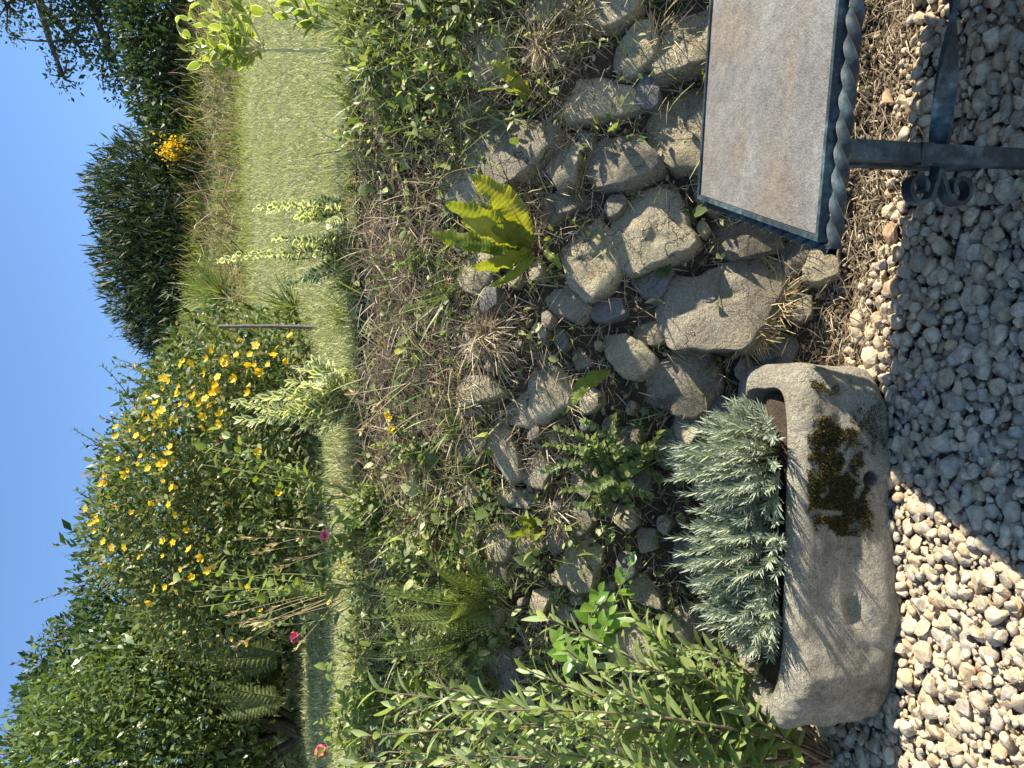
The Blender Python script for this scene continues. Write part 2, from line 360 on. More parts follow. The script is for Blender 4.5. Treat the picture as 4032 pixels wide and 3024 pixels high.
def slab_mat():
    mt, t, bs, out = nodes('slate_slab'); v = geopos(t)
    n1 = noise_(t, 4.5, 5, .6, v); n2 = noise_(t, 38, 6, .7, v); n3 = noise_(t, 220, 4, .7, v); n4 = noise_(t, 7, 3, .5, v)
    c = ramp(t, [(.3, (.145, .135, .12)), (.5, (.185, .172, .152)), (.7, (.225, .21, .185))], n1).outputs[0]
    c = mix(t, math_(t, 'MULTIPLY', ramp(t, [(.52, (0, 0, 0)), (.68, (1, 1, 1))], n4).outputs[0], .38), c, (.22, .15, .075))
    c = mix(t, .75, c, ramp(t, [(.3, (.55, .55, .55)), (.65, (1.25, 1.25, 1.25))], n2).outputs[0], 'MULTIPLY')
    c = mix(t, ramp(t, [(.66, (0, 0, 0)), (.70, (1, 1, 1))], noise_(t, 26, 6, .75, v)).outputs[0], c, (.33, .32, .29))
    c = mix(t, ramp(t, [(.25, (1, 1, 1)), (.29, (0, 0, 0))], noise_(t, 34, 5, .7, v)).outputs[0], c, (.05, .045, .04))
    c = mix(t, .4, c, ramp(t, [(.3, (.5, .5, .5)), (.65, (1.25, 1.25, 1.2))], n3).outputs[0], 'MULTIPLY')
    t.links.new(c, bs.inputs['Base Color']); bs.inputs['Roughness'].default_value = .62
    bump(t, bs, math_(t, 'ADD', n2, math_(t, 'MULTIPLY', n3, .5)), .8, .006)
    return mt
M['slab'] = slab_mat()
def iron_mat():
    mt, t, bs, out = nodes('verdigris_iron'); v = geopos(t)
    n1 = noise_(t, 30, 5, .7, v); n2 = noise_(t, 9, 4, .6, v); ar = N(t, 'ShaderNodeAttribute', attribute_name='rim')
    c = ramp(t, [(.36, (.012, .017, .021)), (.50, (.028, .042, .048)), (.60, (.07, .105, .11)), (.74, (.26, .33, .32))], math_(t, 'ADD', math_(t, 'MULTIPLY', n1, .6), math_(t, 'MULTIPLY', n2, .4))).outputs[0]
    c = mix(t, math_(t, 'MULTIPLY', math_(t, 'POWER', ar.outputs['Fac'], 14.0), .7), c, (.16, .075, .045))
    t.links.new(c, bs.inputs['Base Color']); bs.inputs['Roughness'].default_value = .62; bs.inputs['Metallic'].default_value = .1; bs.inputs['Specular IOR Level'].default_value = .3
    bump(t, bs, n1, .35, .003)
    return mt
M['iron'] = iron_mat()

# ================================================================== SETTING
def grid_mesh(name, xs, ys, zf, mat, kind='structure', parent=None, depth=0):
    X, Y = np.meshgrid(xs, ys); Z = zf(X, Y); nx = len(xs)
    i = np.arange(len(ys) - 1)[:, None] * nx + np.arange(nx - 1)[None]
    mm = Mesh(); mm.add(np.stack([X, Y, Z], -1), np.stack([i, i + 1, i + nx + 1, i + nx], -1))
    return mm.build(name, mat, parent, kind)
def wav(X, Y, s, seed):
    r = np.random.default_rng(seed); z = 0
    for k in range(6):
        a = r.random() * 6.28; f = s * (1 + k * .7); z = z + np.sin(X * f * math.cos(a) + Y * f * math.sin(a) + r.random() * 6) / (1 + k * .5)
    return z / 3
gxs = np.concatenate([np.linspace(-60, -3, 20), np.linspace(-2.9, 2.9, 100), np.linspace(3, 60, 20)])
# gravel yard in front of the bank
gravel = grid_mesh('gravel_yard', gxs, np.concatenate([np.linspace(-50, .4, 16), np.linspace(.5, 2.7, 40)]),
                   lambda X, Y: -.018 + .006 * wav(X, Y, 9, 3), M['gravelbase'])
# lawn sloping up behind the bank, running on under the hedges to the horizon
def lawn_z(X, Y): return T(X, Y) + np.where(Y - foot(X) > 1.2, .012 * wav(X, Y, 2.2, 5), 0) - .004
lys = np.concatenate([np.linspace(0, 1, 30) * 1.4, np.linspace(1.45, 5, 40), np.linspace(5.1, 9, 50), np.linspace(9.5, 90, 50)])
Xg, Sg = np.meshgrid(gxs, .93 + lys); Yg = Sg + foot(Xg)
nx = len(gxs); i_ = np.arange(len(lys) - 1)[:, None] * nx + np.arange(nx - 1)[None]
lm_ = Mesh(); lm_.add(np.stack([Xg, Yg, lawn_z(Xg, Yg)], -1), np.stack([i_, i_ + 1, i_ + nx + 1, i_ + nx], -1))
lawn = lm_.build('lawn', M['lawnsoil'], None, 'structure')

# ------------------------------------------------------------------ dry stone bank
bank = thing('dry_stone_bank', (0, 1.95, 0), 'steep dry stone bank of rough brown stones and earth below the lawn', 'stone bank')
bx = np.concatenate([np.linspace(-14, -2.7, 30), np.linspace(-2.65, 2.65, 230), np.linspace(2.7, 14, 30)]); bs_ = np.concatenate([np.linspace(-.27, -.04, 14), np.linspace(-.03, .4, 46), np.linspace(.415, .96, 34)])
Xb, Sb = np.meshgrid(bx, bs_); Yb = Sb + foot(Xb); Zb = np.interp(Sb, PS, PZV)
V = np.stack([Xb, Yb, Zb], -1); fl = V.reshape(-1, 3)
for k in range(len(fl)):
    v = fl[k]; n = nz(v, 7) * .028 + nz(v, 22, 3) * .014 + nz(v, 60, 8) * .006
    edge = min(1, max(0, (.95 - (v[1] - foot(v[0]))) / .12)) * (1 if v[2] > .03 else .35)
    rec = -.016 if .12 < v[2] < 1.15 else -.016
    n -= (abs(nz(v, 4.5, 17)) * .07 + abs(nz(v, 11, 19)) * .05) * min(1, max(0, (v[2] - .85) / .2))
    fl[k] = v + np.array([0, -.85, .45]) * (n + rec) * edge
nxb = len(bx); i_ = np.arange(len(bs_) - 1)[:, None] * nxb + np.arange(nxb - 1)[None]
Mesh().add(V, np.stack([i_, i_ + 1, i_ + nxb + 1, i_ + nxb], -1)).build('earth_core', M['soil'], bank)

def stone_mesh(poly3, th, seed, mat, org, K=48):
    poly3 = np.asarray(poly3); c = poly3.mean(0); n = bank_normal(c); n = unit(n * .38 + np.array([.26, -.72, .62]) * .62)
    u = unit(np.cross(np.array([0, 0, 1.0]), n)); v = np.cross(n, u)
    q = np.stack([(poly3 - c) @ u, (poly3 - c) @ v], -1)
    R = np.zeros(K)
    for k in range(K):
        a = 2 * math.pi * k / K; d = np.array([math.cos(a), math.sin(a)]); best = 0
        for j in range(len(q)):
            p, e = q[j], q[(j + 1) % len(q)] - q[j]
            den = d[0] * e[1] - d[1] * e[0]
            if abs(den) < 1e-9: continue
            t = (p[0] * e[1] - p[1] * e[0]) / den; s = (p[0] * d[1] - p[1] * d[0]) / den
            if t > 0 and -.001 <= s <= 1.001: best = max(best, t)
        R[k] = best or np.linalg.norm(q, axis=1).mean()
    r = np.random.default_rng(seed); tilt = r.normal(0, .10, 2); rm = R.mean()
    rings = [(.98, -.16), (1.0, -.07), (1.0, -.02), (1.0, th * .35), (.99, th * .75), (.965, th * .95), (.91, th), (.80, th), (.66, th), (.52, th), (.38, th), (.24, th), (.11, th)]
    if K < 40: rings = rings[1:7] + [(.5, th), (.2, th)]
    ang = 2 * math.pi * np.arange(K) / K; VV = []
    for f, dpt in rings:
        for k in range(K):
            x, y = math.cos(ang[k]) * R[k] * f, math.sin(ang[k]) * R[k] * f
            p = c + u * x + v * y + n * (dpt + (tilt[0] * x + tilt[1] * y if dpt > 0 else 0))
            amp = min(.016, rm * .11)
            p = p + n * (nz(p, 9, seed) * amp * 1.4 + abs(nz(p, 20, seed + 3)) * amp * -1.1 + nz(p, 45, seed) * amp * .5 + nz(p, 110, seed) * amp * .3) * (1 if dpt > 0 else .3) + (u * math.cos(ang[k]) + v * math.sin(ang[k])) * nz(p, 24, seed + 5) * amp * .8
            VV.append(p)
    VV.append(c + n * th); L = len(rings); VV = np.array(VV)
    for _ in range(6):
        a = r.uniform(0, 6.28); lat = u * math.cos(a) + v * math.sin(a); m_ = unit(n * r.uniform(.8, 1.2) + lat * r.uniform(.15, .55))
        d0 = np.quantile((VV - c) @ m_, r.uniform(.80, .95)); e = (VV - c) @ m_ - d0; VV = VV - m_ * (np.clip(e, 0, None) * .9)[:, None]; Q = []
    for a in range(L - 1):
        for k in range(K): Q.append((a * K + k, a * K + (k + 1) % K, (a + 1) * K + (k + 1) % K, (a + 1) * K + k))
    for k in range(K):
        e = (L - 1) * K; Q.append((e + k, e + (k + 1) % K, L * K, L * K))
    return Mesh().add(np.array(VV), np.array(Q)), c, rm
Z1, Z2, Z3, Z4, Z5 = (1800, 0), (1700, 600), (2300, 700), (1700, 1300), (1900, 1900)
STONES = [
 (Z1, .05, 0, [(570,-60),(600,100),(700,215),(830,240),(960,160),(1010,60),(1000,-60)]),
 (Z1, .07, 0, [(1160,-60),(1150,180),(1200,265),(1400,265),(1560,180),(1600,80),(1580,-60)]),
 (Z1, .06, 0, [(1370,560),(1400,440),(1600,230),(1700,260),(1760,420),(1730,560),(1560,660),(1430,670)]),
 (Z1, .08, 0, [(1760,440),(1830,310),(1950,200),(2180,120),(2420,100),(2440,560),(2150,600),(1770,700),(1745,600)]),
 (Z1, .04, 1, [(580,480),(720,330),(880,270),(1030,330),(1060,440),(900,560),(650,550)]),
 (Z1, .05, 0, [(830,820),(920,700),(1150,680),(1400,740),(1580,800),(1590,950),(1300,1030),(1000,1080),(890,1000)]),
 (Z1, .06, 0, [(1790,820),(1950,780),(2200,790),(2400,850),(2400,1350),(2150,1480),(1900,1450),(1720,1300),(1680,1080)]),
 (Z1, .085, 1, [(1150,1400),(1190,1270),(1420,1210),(1560,1240),(1760,1420),(1770,1510),(1500,1640),(1250,1640),(1140,1500)]),
 (Z1, .05, 1, [(100,1200),(200,960),(420,930),(560,1060),(700,1080),(860,1150),(840,1300),(620,1520),(420,1620),(140,1420)]),
 (Z1, .03, 1, [(0,850),(200,830),(350,900),(180,960),(80,1150),(0,1150)]),
 (Z3, .095, 0, [(260,290),(450,190),(560,120),(780,110),(840,260),(900,460),(990,580),(900,660),(700,740),(480,830),(330,760),(290,520)]),
 (Z2, .045, 0, [(1090,730),(1180,600),(1420,560),(1560,740),(1620,900),(1640,1050),(1550,1180),(1400,1290),(1250,1150),(1130,900)]),
 (Z2, .035, 1, [(870,480),(960,400),(1200,330),(1340,380),(1340,480),(1150,560),(1050,640),(900,620)]),
 (Z2, .045, 0, [(60,280),(180,170),(330,150),(500,250),(560,380),(420,480),(200,470),(100,400)]),
 (Z2, .03, 1, [(1000,1000),(1100,1000),(1300,1200),(1380,1350),(1300,1480),(1080,1380),(960,1250)]),
 (Z2, .04, 2, [(1350,1330),(1480,1270),(1640,1290),(1700,1420),(1530,1480),(1420,1460)]),
 (Z3, .045, 2, [(430,900),(560,830),(760,790),(760,880),(700,1000),(620,1090),(500,1010)]),
 (Z3, .05, 1, [(1080,440),(1200,330),(1480,380),(1680,470),(1700,620),(1500,690),(1300,720),(1120,620)]),
 (Z3, .10, 1, [(690,1180),(720,1000),(880,890),(1060,890),(1220,790),(1490,690),(1700,810),(1710,980),(1640,1100),(1560,1280),(1420,1480),(1150,1480),(880,1470),(730,1340)]),
 (Z3, .04, 1, [(1720,640),(1800,540),(1990,560),(1960,660),(1900,800),(1820,880),(1740,800)]),
 (Z3, .06, 0, [(1930,740),(2000,620),(2120,560),(2212,560),(2212,840),(2050,930),(1930,900)]),
 (Z3, .04, 0, [(430,1380),(480,1280),(640,1260),(720,1340),(760,1420),(620,1460),(500,1450)]),
 (Z4, .08, 0, [(1515,60),(1700,60),(1830,130),(1960,260),(1960,330),(1800,420),(1700,400),(1560,250),(1510,150)]),
 (Z4, .06, 1, [(2050,270),(2120,210),(2300,190),(2450,250),(2500,500),(2300,750),(2000,650),(1850,580),(1920,420)]),
 (Z4, .085, 0, [(270,680),(290,500),(350,410),(500,420),(650,560),(430,640)]),
 (Z4, .055, 0, [(620,620),(720,520),(940,300),(1080,360),(1200,480),(1220,650),(1060,740),(900,850),(700,780)]),
 (Z4, .04, 0, [(500,900),(560,760),(640,860),(740,1050),(800,1250),(700,1300),(560,1100),(480,1000)]),
 (Z4, .04, 0, [(220,1480),(270,1390),(330,1360),(410,1430),(400,1500),(280,1540)]),
 (Z4, .035, 0, [(540,1420),(640,1370),(780,1400),(800,1500),(640,1510)]),
 (Z4, .05, 1, [(1970,1000),(2080,900),(2200,900),(2200,1150),(2050,1190),(1960,1100)]),
 (Z4, .06, 0, [(1320,600),(1400,510),(1480,560),(1500,640),(1400,720),(1330,720)]),
 (Z4, .04, 2, [(1080,0),(1160,0),(1210,120),(1160,180),(1100,80)]),
 (Z4, .03, 1, [(1230,180),(1300,150),(1400,300),(1280,340)]),
 (Z5, .075, 0, [(720,680),(750,540),(820,470),(920,490),(1040,580),(1010,760),(960,900),(860,930),(770,860),(660,880),(640,800)]),
 (Z5, .05, 0, [(250,500),(420,460),(590,500),(500,600),(300,620)]),
 (Z5, .04, 0, [(1030,230),(1150,190),(1330,230),(1350,350),(1280,420),(1130,300)]),
 (Z5, .05, 0, [(1240,880),(1400,800),(1530,950),(1570,1080),(1380,1030),(1270,980)]),
 (Z5, .06, 0, [(1040,1380),(1110,1260),(1250,1200),(1450,1180),(1500,1350),(1480,1550),(1300,1640),(1150,1560),(1080,1440)]),
 (Z5, .04, 0, [(770,1000),(820,940),(890,960),(880,1050),(800,1050)]),
 (Z5, .04, 0, [(620,1100),(700,1060),(860,1110),(820,1200),(680,1180)]),
 (Z5, .035, 1, [(1340,400),(1500,420),(1520,560),(1400,600)]),
 (Z5, .035, 1, [(100,100),(300,60),(450,120),(430,220),(200,200)]),
 (Z4, .03, 1, [(360,900),(480,860),(470,1000),(420,1150),(280,1120),(300,980)]),
]
KS = 1000 / 2212
placed = []
MS = [M['stone'], M['greystone'], M['slate']]
for si, (zo, th, mk, poly) in enumerate(STONES):
    p3 = np.array([HIT(zo[0] + x * KS, zo[1] + y * KS) for x, y in poly])
    p3 = p3.mean(0) + (p3 - p3.mean(0)) * 1.17
    mm, c, rm = stone_mesh(p3, th * .62, si + 1, MS[mk], None)
    mm.build('stone', MS[mk], bank); placed.append((c[0], c[2], np.abs(p3[:, [0, 2]] - c[[0, 2]]).max(0).mean()))
# further stones where the bank runs on beyond the frame and behind the plants
r_ = np.random.default_rng(21); tries = 0; extra = 0
while tries < 9000 and extra < 290:
    tries += 1
    x = r_.uniform(-2.6, 2.6); z = r_.uniform(.06, 1.08); rad = r_.uniform(.02, .12) * (1 if abs(x) > .9 else .6)
    if any((x - a) ** 2 + ((z - b) * 1.05) ** 2 < (rad * .80 + c * .74) ** 2 for a, b, c in placed): continue
    k = r_.integers(6, 10); an = np.sort(r_.random(k) * 6.28 + 0); an = np.arange(k) * 6.28 / k + r_.normal(0, .18, k)
    rr = rad * r_.uniform(.75, 1.15, k); p3 = np.array([surf(x + rr[j] * 1.2 * math.cos(an[j]), min(1.2, max(.02, z + rr[j] * .85 * math.sin(an[j])))) for j in range(k)])
    mk = int(r_.choice([0, 0, 1, 1, 2])); mm, c, rm = stone_mesh(p3, r_.uniform(.015, .05), 100 + tries, MS[mk], None, 22)
    mm.build('stone', MS[mk], bank); placed.append((x, z, rad)); extra += 1

# ------------------------------------------------------------------ gravel pebbles
PEB = []
for k in range(18):
    b = bmesh.new(); bmesh.ops.create_icosphere(b, subdivisions=2, radius=1.0); r = np.random.default_rng(300 + k)
    sc = np.array([1, r.uniform(.68, .92), r.uniform(.45, .68)]); cut = [(unit(r.normal(size=3)), r.uniform(.50, .85)) for _ in range(11)]
    Vv = []
    for v in b.verts:
        p = np.array(v.co)
        for n_, d_ in cut:
            e = p @ n_ - d_
            if e > 0: p = p - n_ * e * .92
        p = p * (1 + .16 * nz(p, 1.6, k * 9)) * sc; Vv.append(p)
    Qv = [(f.verts[0].index, f.verts[1].index, f.verts[2].index, f.verts[2].index) for f in b.faces]
    PEB.append((np.array(Vv), np.array(Qv), np.zeros(len(Vv)))); b.free()
peb_me = [Mesh().add(*p_[:2], tone=0, sm=k % 3 == 0).mesh('pebble', M['pebble']) for k, p_ in enumerate(PEB)]
pr = np.random.default_rng(5)
pp = []
for layer, (dens, zz) in enumerate([(2800, -.010), (4200, .000), (1500, .010)]):
    n_ = int(dens * 3.2 * 1.3); x = pr.uniform(-1.6, 1.6, n_); y = pr.uniform(.95, 2.25, n_)
    ok = (y < foot(x) + .0 - .11 * np.clip((x - .05) / .6, 0, 1) + .03 * np.sin(x * 9 + 1) + pr.normal(0, .018, n_)); x, y = x[ok], y[ok]
    sz = np.exp(pr.normal(math.log(.0158), .33, len(x)))
    # Poisson thinning inside each layer
    cell = {}; keep = []
    for i in np.argsort(-sz):
        cx, cy = int(x[i] / .05), int(y[i] / .05); good = True
        for a in (-1, 0, 1):
            for c in (-1, 0, 1):
                for j in cell.get((cx + a, cy + c), ()):
                    if (x[i] - x[j]) ** 2 + (y[i] - y[j]) ** 2 < (.63 * (sz[i] + sz[j])) ** 2: good = False; break
                if not good: break
            if not good: break
        if good: cell.setdefault((cx, cy), []).append(i); keep.append(i)
    for i in keep:
        s = y[i] - foot(x[i]); pp.append((x[i], y[i], zz + max(0, s + .12) * .12 + pr.normal(0, .003), sz[i]))
pp = np.array(pp)
tr_out = ~((pp[:, 0] > -.86) & (pp[:, 0] < .02) & (pp[:, 1] > 1.80)); pp = pp[tr_out]
# the 300 that show largest become parts of their own
d_ = pp[:, :3] - CAM; dep = d_[:, 1] * cp - d_[:, 2] * sp; vx = d_[:, 0] / dep; vy = -(d_[:, 1] * sp + d_[:, 2] * cp) / dep
inview = (np.abs(vx) < .515) & (vy < .685) & (pp[:, 2] > .0)
show = np.where(inview, pp[:, 3] / dep, 0); order = np.argsort(-show); big = set(order[:300].tolist())
stuff = [[] for _ in PEB]
for i, (x, y, z, s) in enumerate(pp):
    k = int(pr.integers(len(PEB))); e = (pr.normal(0, .28), pr.normal(0, .28), pr.uniform(0, 6.28))
    if i in big:
        o = link('pebble', peb_me[k], gravel, (x, y, z)); o.rotation_euler = e; o.scale = (s,) * 3
    else: stuff[k].append((x, y, z, s, e))
pm = Mesh()
for k, lst in enumerate(stuff):
    for (x, y, z, s, e) in lst:
        R3 = np.array(Matrix.Rotation(e[2], 3, 'Z') @ Matrix.Rotation(e[1], 3, 'Y') @ Matrix.Rotation(e[0], 3, 'X'))
        pm.add(PEB[k][0] @ R3.T * s + (x, y, z), PEB[k][1], pr.random(), 0.0, k % 3 == 0)
GR = []
for k in range(6):
    b = bmesh.new(); bmesh.ops.create_icosphere(b, subdivisions=1, radius=1.0); r = np.random.default_rng(700 + k); V_ = np.array([v.co for v in b.verts]) * r.uniform(.7, 1.15, (12, 1)) * [1, .8, .6]
    GR.append((V_, np.array([(f.verts[0].index, f.verts[1].index, f.verts[2].index, f.verts[2].index) for f in b.faces]))); b.free()
gx, gy_ = pr.uniform(-1.6, 1.6, 9000), pr.uniform(.98, 2.2, 9000); ok = (gy_ < foot(gx) - .01 - .08 * np.clip((gx - .05) / .6, 0, 1)) & ~((gx > -.86) & (gx < .02) & (gy_ > 1.8))
for x, y in zip(gx[ok], gy_[ok]):
    k = int(pr.integers(6)); a = pr.uniform(0, 6.28); R3 = np.array(Matrix.Rotation(a, 3, 'Z')); pm.add(GR[k][0] @ R3.T * pr.uniform(.004, .010) + (x, y, pr.uniform(-.008, .006)), GR[k][1], pr.random(), 0.0, False)
pm.build('pebble_layer', M['pebble'], gravel, 'stuff')

# ------------------------------------------------------------------ grass of the lawn
lr = np.random.default_rng(11)
n_ = 150000
sy = .95 + 7.6 * lr.random(n_) ** 1.5; x = lr.uniform(-1, 1, n_) * (2.0 + sy * .62); y = sy + foot(x)
ok = (y < lawn_far(x) + 1.0) & (y < 9.5); x, y = x[ok], y[ok]
patch = wav(x, y, 3.2, 40) * .5 + wav(x, y, 9, 41) * .4
dist = np.hypot(x, y)
h = (.018 + .016 * lr.random(len(x))) * (.75 + .05 * dist) * (1 + 1.1 * np.clip(wav(x, y, 6.5, 45) + .25 * lr.normal(size=len(x)), 0, 1)) * np.where(y > lawn_far(x) - .1, 2.4, 1) * np.where(sy[ok] < 1.12 + .12 * wav(x, y, 8, 44), 1.2 + 2.0 * lr.random(len(x)), 1)
d = np.stack([lr.normal(0, .55, len(x)), lr.normal(0, .55, len(x)), np.ones(len(x))], -1)
tn = np.clip(.42 + patch * .75 + .35 * np.clip(wav(x, y, 1.7, 43) - .25, 0, 1) + lr.normal(0, .22, len(x)), 0, .999)
gm = Mesh(); gm.leaves(BLADE, np.stack([x, y, lawn_z(x, y) - .003], -1), d, lr.normal(size=(len(x), 3)), h, (.0022 + .0005 * dist) / h, tn)
tag(gm.build('lawn_grass', M['lawn'], None, 'stuff'), 'short mown grass, dry in patches, covering the sloping lawn', 'grass')

# ------------------------------------------------------------------ stone trough
TC = np.array([-.415, 1.905, 0.0])          # centre of the base
def trough_mesh():
    K = 200; ang = np.linspace(0, 2 * math.pi, K, endpoint=False)
    def loop(hx, hy, r, z):
        e = 2 / 4.2 if r else 1
        c, s = np.cos(ang), np.sin(ang)
        x = hx * np.sign(c) * np.abs(c) ** r; y = hy * np.sign(s) * np.abs(s) ** r
        return np.stack([x, y, np.full(K, z)], -1)
    H, hx, hy = .295, .475, .185
    R = []
    for t in np.linspace(0, 1, 5): R.append(loop(hx * (.05 + .80 * t), hy * (.05 + .68 * t), .42, 0.0))
    for t in np.linspace(.1, 1, 9):
        a = t * math.pi / 2; R.append(loop(hx * (.85 + .12 * math.sin(a)), hy * (.73 + .20 * math.sin(a)), .42, .085 * (1 - math.cos(a))))
    for t in np.linspace(.08, 1, 14): R.append(loop(hx * (.97 + .03 * t), hy * (.93 + .05 * t), .40, .085 + (H - .045 - .085) * t))
    for t in np.linspace(.12, 1, 9):
        a = t * math.pi / 2; R.append(loop(hx - .045 * (1 - math.cos(a)), hy * .98 - .042 * (1 - math.cos(a)), .40, H - .045 + .045 * math.sin(a)))
    for t in np.linspace(.2, 1, 5): R.append(loop(hx - .045 - .028 * t, hy * .98 - .042 - .012 * t, .40, H - .006 * t))
    for t in np.linspace(.2, 1, 6): R.append(loop(hx - .073 - .02 * t, hy * .98 - .054 - .014 * t, .42, H - .006 - .13 * t))
    for t in np.linspace(.25, .97, 4): R.append(loop((hx - .093) * (1 - t), (hy * .98 - .068) * (1 - t), .45, H - .136))
    V = np.concatenate(R); L = len(R)
    rot = math.radians(3.2); cr, sr = math.cos(rot), math.sin(rot)
    for k in range(len(V)):
        x, y, z = V[k]
        z = z * (1.02 - .09 * x / hx) + .0
        dx = .02 * nz((x, y, z), 3.0, 2); n = nz((x, y, z), 4, 4) * .024 + nz((x, y, z), 11, 6) * .011 + nz((x, y, z), 32, 9) * .005 + nz((x, y, z), 80, 9) * .002
        rad = unit(np.array([x / hx / hx, y / hy / hy, (z - .15) / .05])) if abs(x) + abs(y) > 1e-4 else np.array([0, 0, 1])
        p = np.array([x, y * (1 + .05 * x / hx), z]) + rad * n
        # the pecked notch and bruise on the front
        if y < 0:
            q = math.hypot((x + .16) / .045, (z - .135) / .028)
            if q < 1: p[1] += .034 * (1 - q) ** .7
            q = math.hypot((x + .02) / .10, (z - .16) / .06)
            if q < 1: p[1] += .007 * min(1, (1 - q) * 5)
        V[k] = (p[0] * cr - p[1] * sr, p[0] * sr + p[1] * cr, max(p[2], 0) if z < .02 else p[2])
    Q = []
    for a in range(L - 1):
        for k in range(K): Q.append((a * K + k, a * K + (k + 1) % K, (a + 1) * K + (k + 1) % K, (a + 1) * K + k))
    nV = len(V); V = np.concatenate([V, [V[:K].mean(0)], [V[-K:].mean(0)]])
    for k in range(K): Q.append(((k + 1) % K, k, nV, nV)); Q.append(((L - 1) * K + k, (L - 1) * K + (k + 1) % K, nV + 1, nV + 1))
    return V + TC, np.array(Q)
trough = thing('stone_trough', TC, 'long weathered granite trough with moss patches and a drain hole, planted with silver shrubs', 'stone trough')
tV, tQ = trough_mesh()
body = Mesh().add(tV, tQ).build('body', M['trough'], trough)
tris = [(int(q[0]), int(q[1]), int(q[2])) for q in tQ] + [(int(q[0]), int(q[2]), int(q[3])) for q in tQ if q[2] != q[3]]
TB = BVHTree.FromPolygons([tuple(v) for v in tV], tris)
def thit(x, y):
    d = ray(x, y); h = TB.ray_cast(Vector(CAM), Vector(unit(d)))
    return (np.array(h[0]), np.array(h[1])) if h[0] is not None else (None, None)
# drain hole bored through the front
hp, hn = thit(3425, 1885)
if hp is not None:
    b = bmesh.new(); bmesh.ops.create_cone(b, cap_ends=True, segments=28, radius1=.021, radius2=.019, depth=.20)
    q = Vector((hn[0], hn[1], 0)).normalized().to_track_quat('Z', 'Y'); bmesh.ops.transform(b, matrix=Matrix.Translation(Vector(hp - WL[trough.name])) @ q.to_matrix().to_4x4(), verts=b.verts)
    cm = bpy.data.meshes.new('cut'); b.to_mesh(cm); b.free(); co = bpy.data.objects.new('cut', cm); COL.objects.link(co); co.location = WL[trough.name]
    md = body.modifiers.new('hole', 'BOOLEAN'); md.object = co; md.operation = 'DIFFERENCE'; md.solver = 'EXACT'
    bpy.context.view_layer.update(); dg = bpy.context.evaluated_depsgraph_get()
    nm = bpy.data.meshes.new_from_object(body.evaluated_get(dg)); body.modifiers.clear(); nm.name = 'body'; body.data = nm; bpy.data.objects.remove(co)
    pl = Mesh(); q = unit(np.array([-hn[0], -hn[1], 0])); pl.tube([hp + q * .05, hp + q * .07], [.013, .013], 14); pl.tube([hp + q * .042 + (-.006, 0, 0), hp + q * .042 + (.006, 0, -.002)], [.0025, .0025], 6)
    pl.build('drain_plug', M['slate'], trough)
# compost in the basin
cm_ = Mesh(); k_ = 40; rows = []
for t in np.linspace(0, 1, 9):
    a = np.linspace(0, 2 * math.pi, k_, endpoint=False); xx = .392 * t * np.sign(np.cos(a)) * np.abs(np.cos(a)) ** .42; yy = .120 * t * np.sign(np.sin(a)) * np.abs(np.sin(a)) ** .42
    rows.append(np.stack([TC[0] + xx, TC[1] + yy, .262 - .07 * (xx / .475) * .3 + .012 * wav(xx, yy, 40, 2)], -1))
V = np.concatenate(rows); i_ = np.arange(8)[:, None] * k_ + np.arange(k_)[None]; j_ = np.arange(8)[:, None] * k_ + (np.arange(k_)[None] + 1) % k_
cm_.add(V, np.stack([i_, j_, j_ + k_, i_ + k_], -1)).build('compost', M['pot'], trough)
# moss cushions growing on the granite
def inpoly(pts, poly):
    poly = np.asarray(poly, float); x, y = pts[:, 0], pts[:, 1]; c = np.zeros(len(pts), bool); j = len(poly) - 1
    for i in range(len(poly)):
        xi, yi = poly[i]; xj, yj = poly[j]
        c ^= ((yi > y) != (yj > y)) & (x < (xj - xi) * (y - yi) / (yj - yi + 1e-9) + xi); j = i
    return c
mr = np.random.default_rng(17)
MOSS = [([(3195,1735),(3205,1660),(3250,1640),(3330,1655),(3360,1760),(3340,1830),(3390,1900),(3420,1990),(3440,2030),(3400,2080),(3300,2110),(3230,2100),(3190,1990),(3180,1850)], 13000, 1.0),
        ([(3345,1620),(3390,1590),(3440,1600),(3500,1690),(3490,1780),(3440,1790),(3420,1720),(3370,1690)], 1100, .7),
        ([(3160,1505),(3190,1495),(3270,1520),(3350,1545),(3330,1555),(3250,1555),(3180,1530)], 1100, .7)]
for poly, n_, sc in MOSS:
    poly = np.array(poly, float); lo, hi = poly.min(0), poly.max(0); pts = mr.uniform(lo, hi, (int(n_ * 1.7), 2)); wob = np.array([[nz((q[0] * .014, q[1] * .014, 4), 1.0, 1) + .6 * nz((q[0] * .04, q[1] * .04, 4), 1.0, 1), nz((q[0] * .014, q[1] * .014, 9), 1.0, 5) + .6 * nz((q[0] * .04, q[1] * .04, 9), 1.0, 5)] for q in pts]) * 105; pts = pts[inpoly(pts + wob + mr.normal(0, 12, pts.shape), poly)]
    pos, nor = [], []
    for q in pts:
        if nz((q[0] * .02, q[1] * .02, 1), 1.0, 3) < -.34: continue
        h, n = thit(q[0], q[1])
        if h is not None: pos.append(h - n * .001); nor.append(n)
    pos, nor = np.array(pos), np.array(nor); N_ = len(pos); dd = nor + mr.normal(0, .55, (N_, 3)) + np.array([0, 0, .15])
    h = sc * mr.uniform(.005, .012, N_)
    mm = Mesh(); mm.leaves(BLADE, pos, dd, mr.normal(size=(N_, 3)), h, .0028 / h); mm.build('moss', M['moss'], trough, 'stuff')

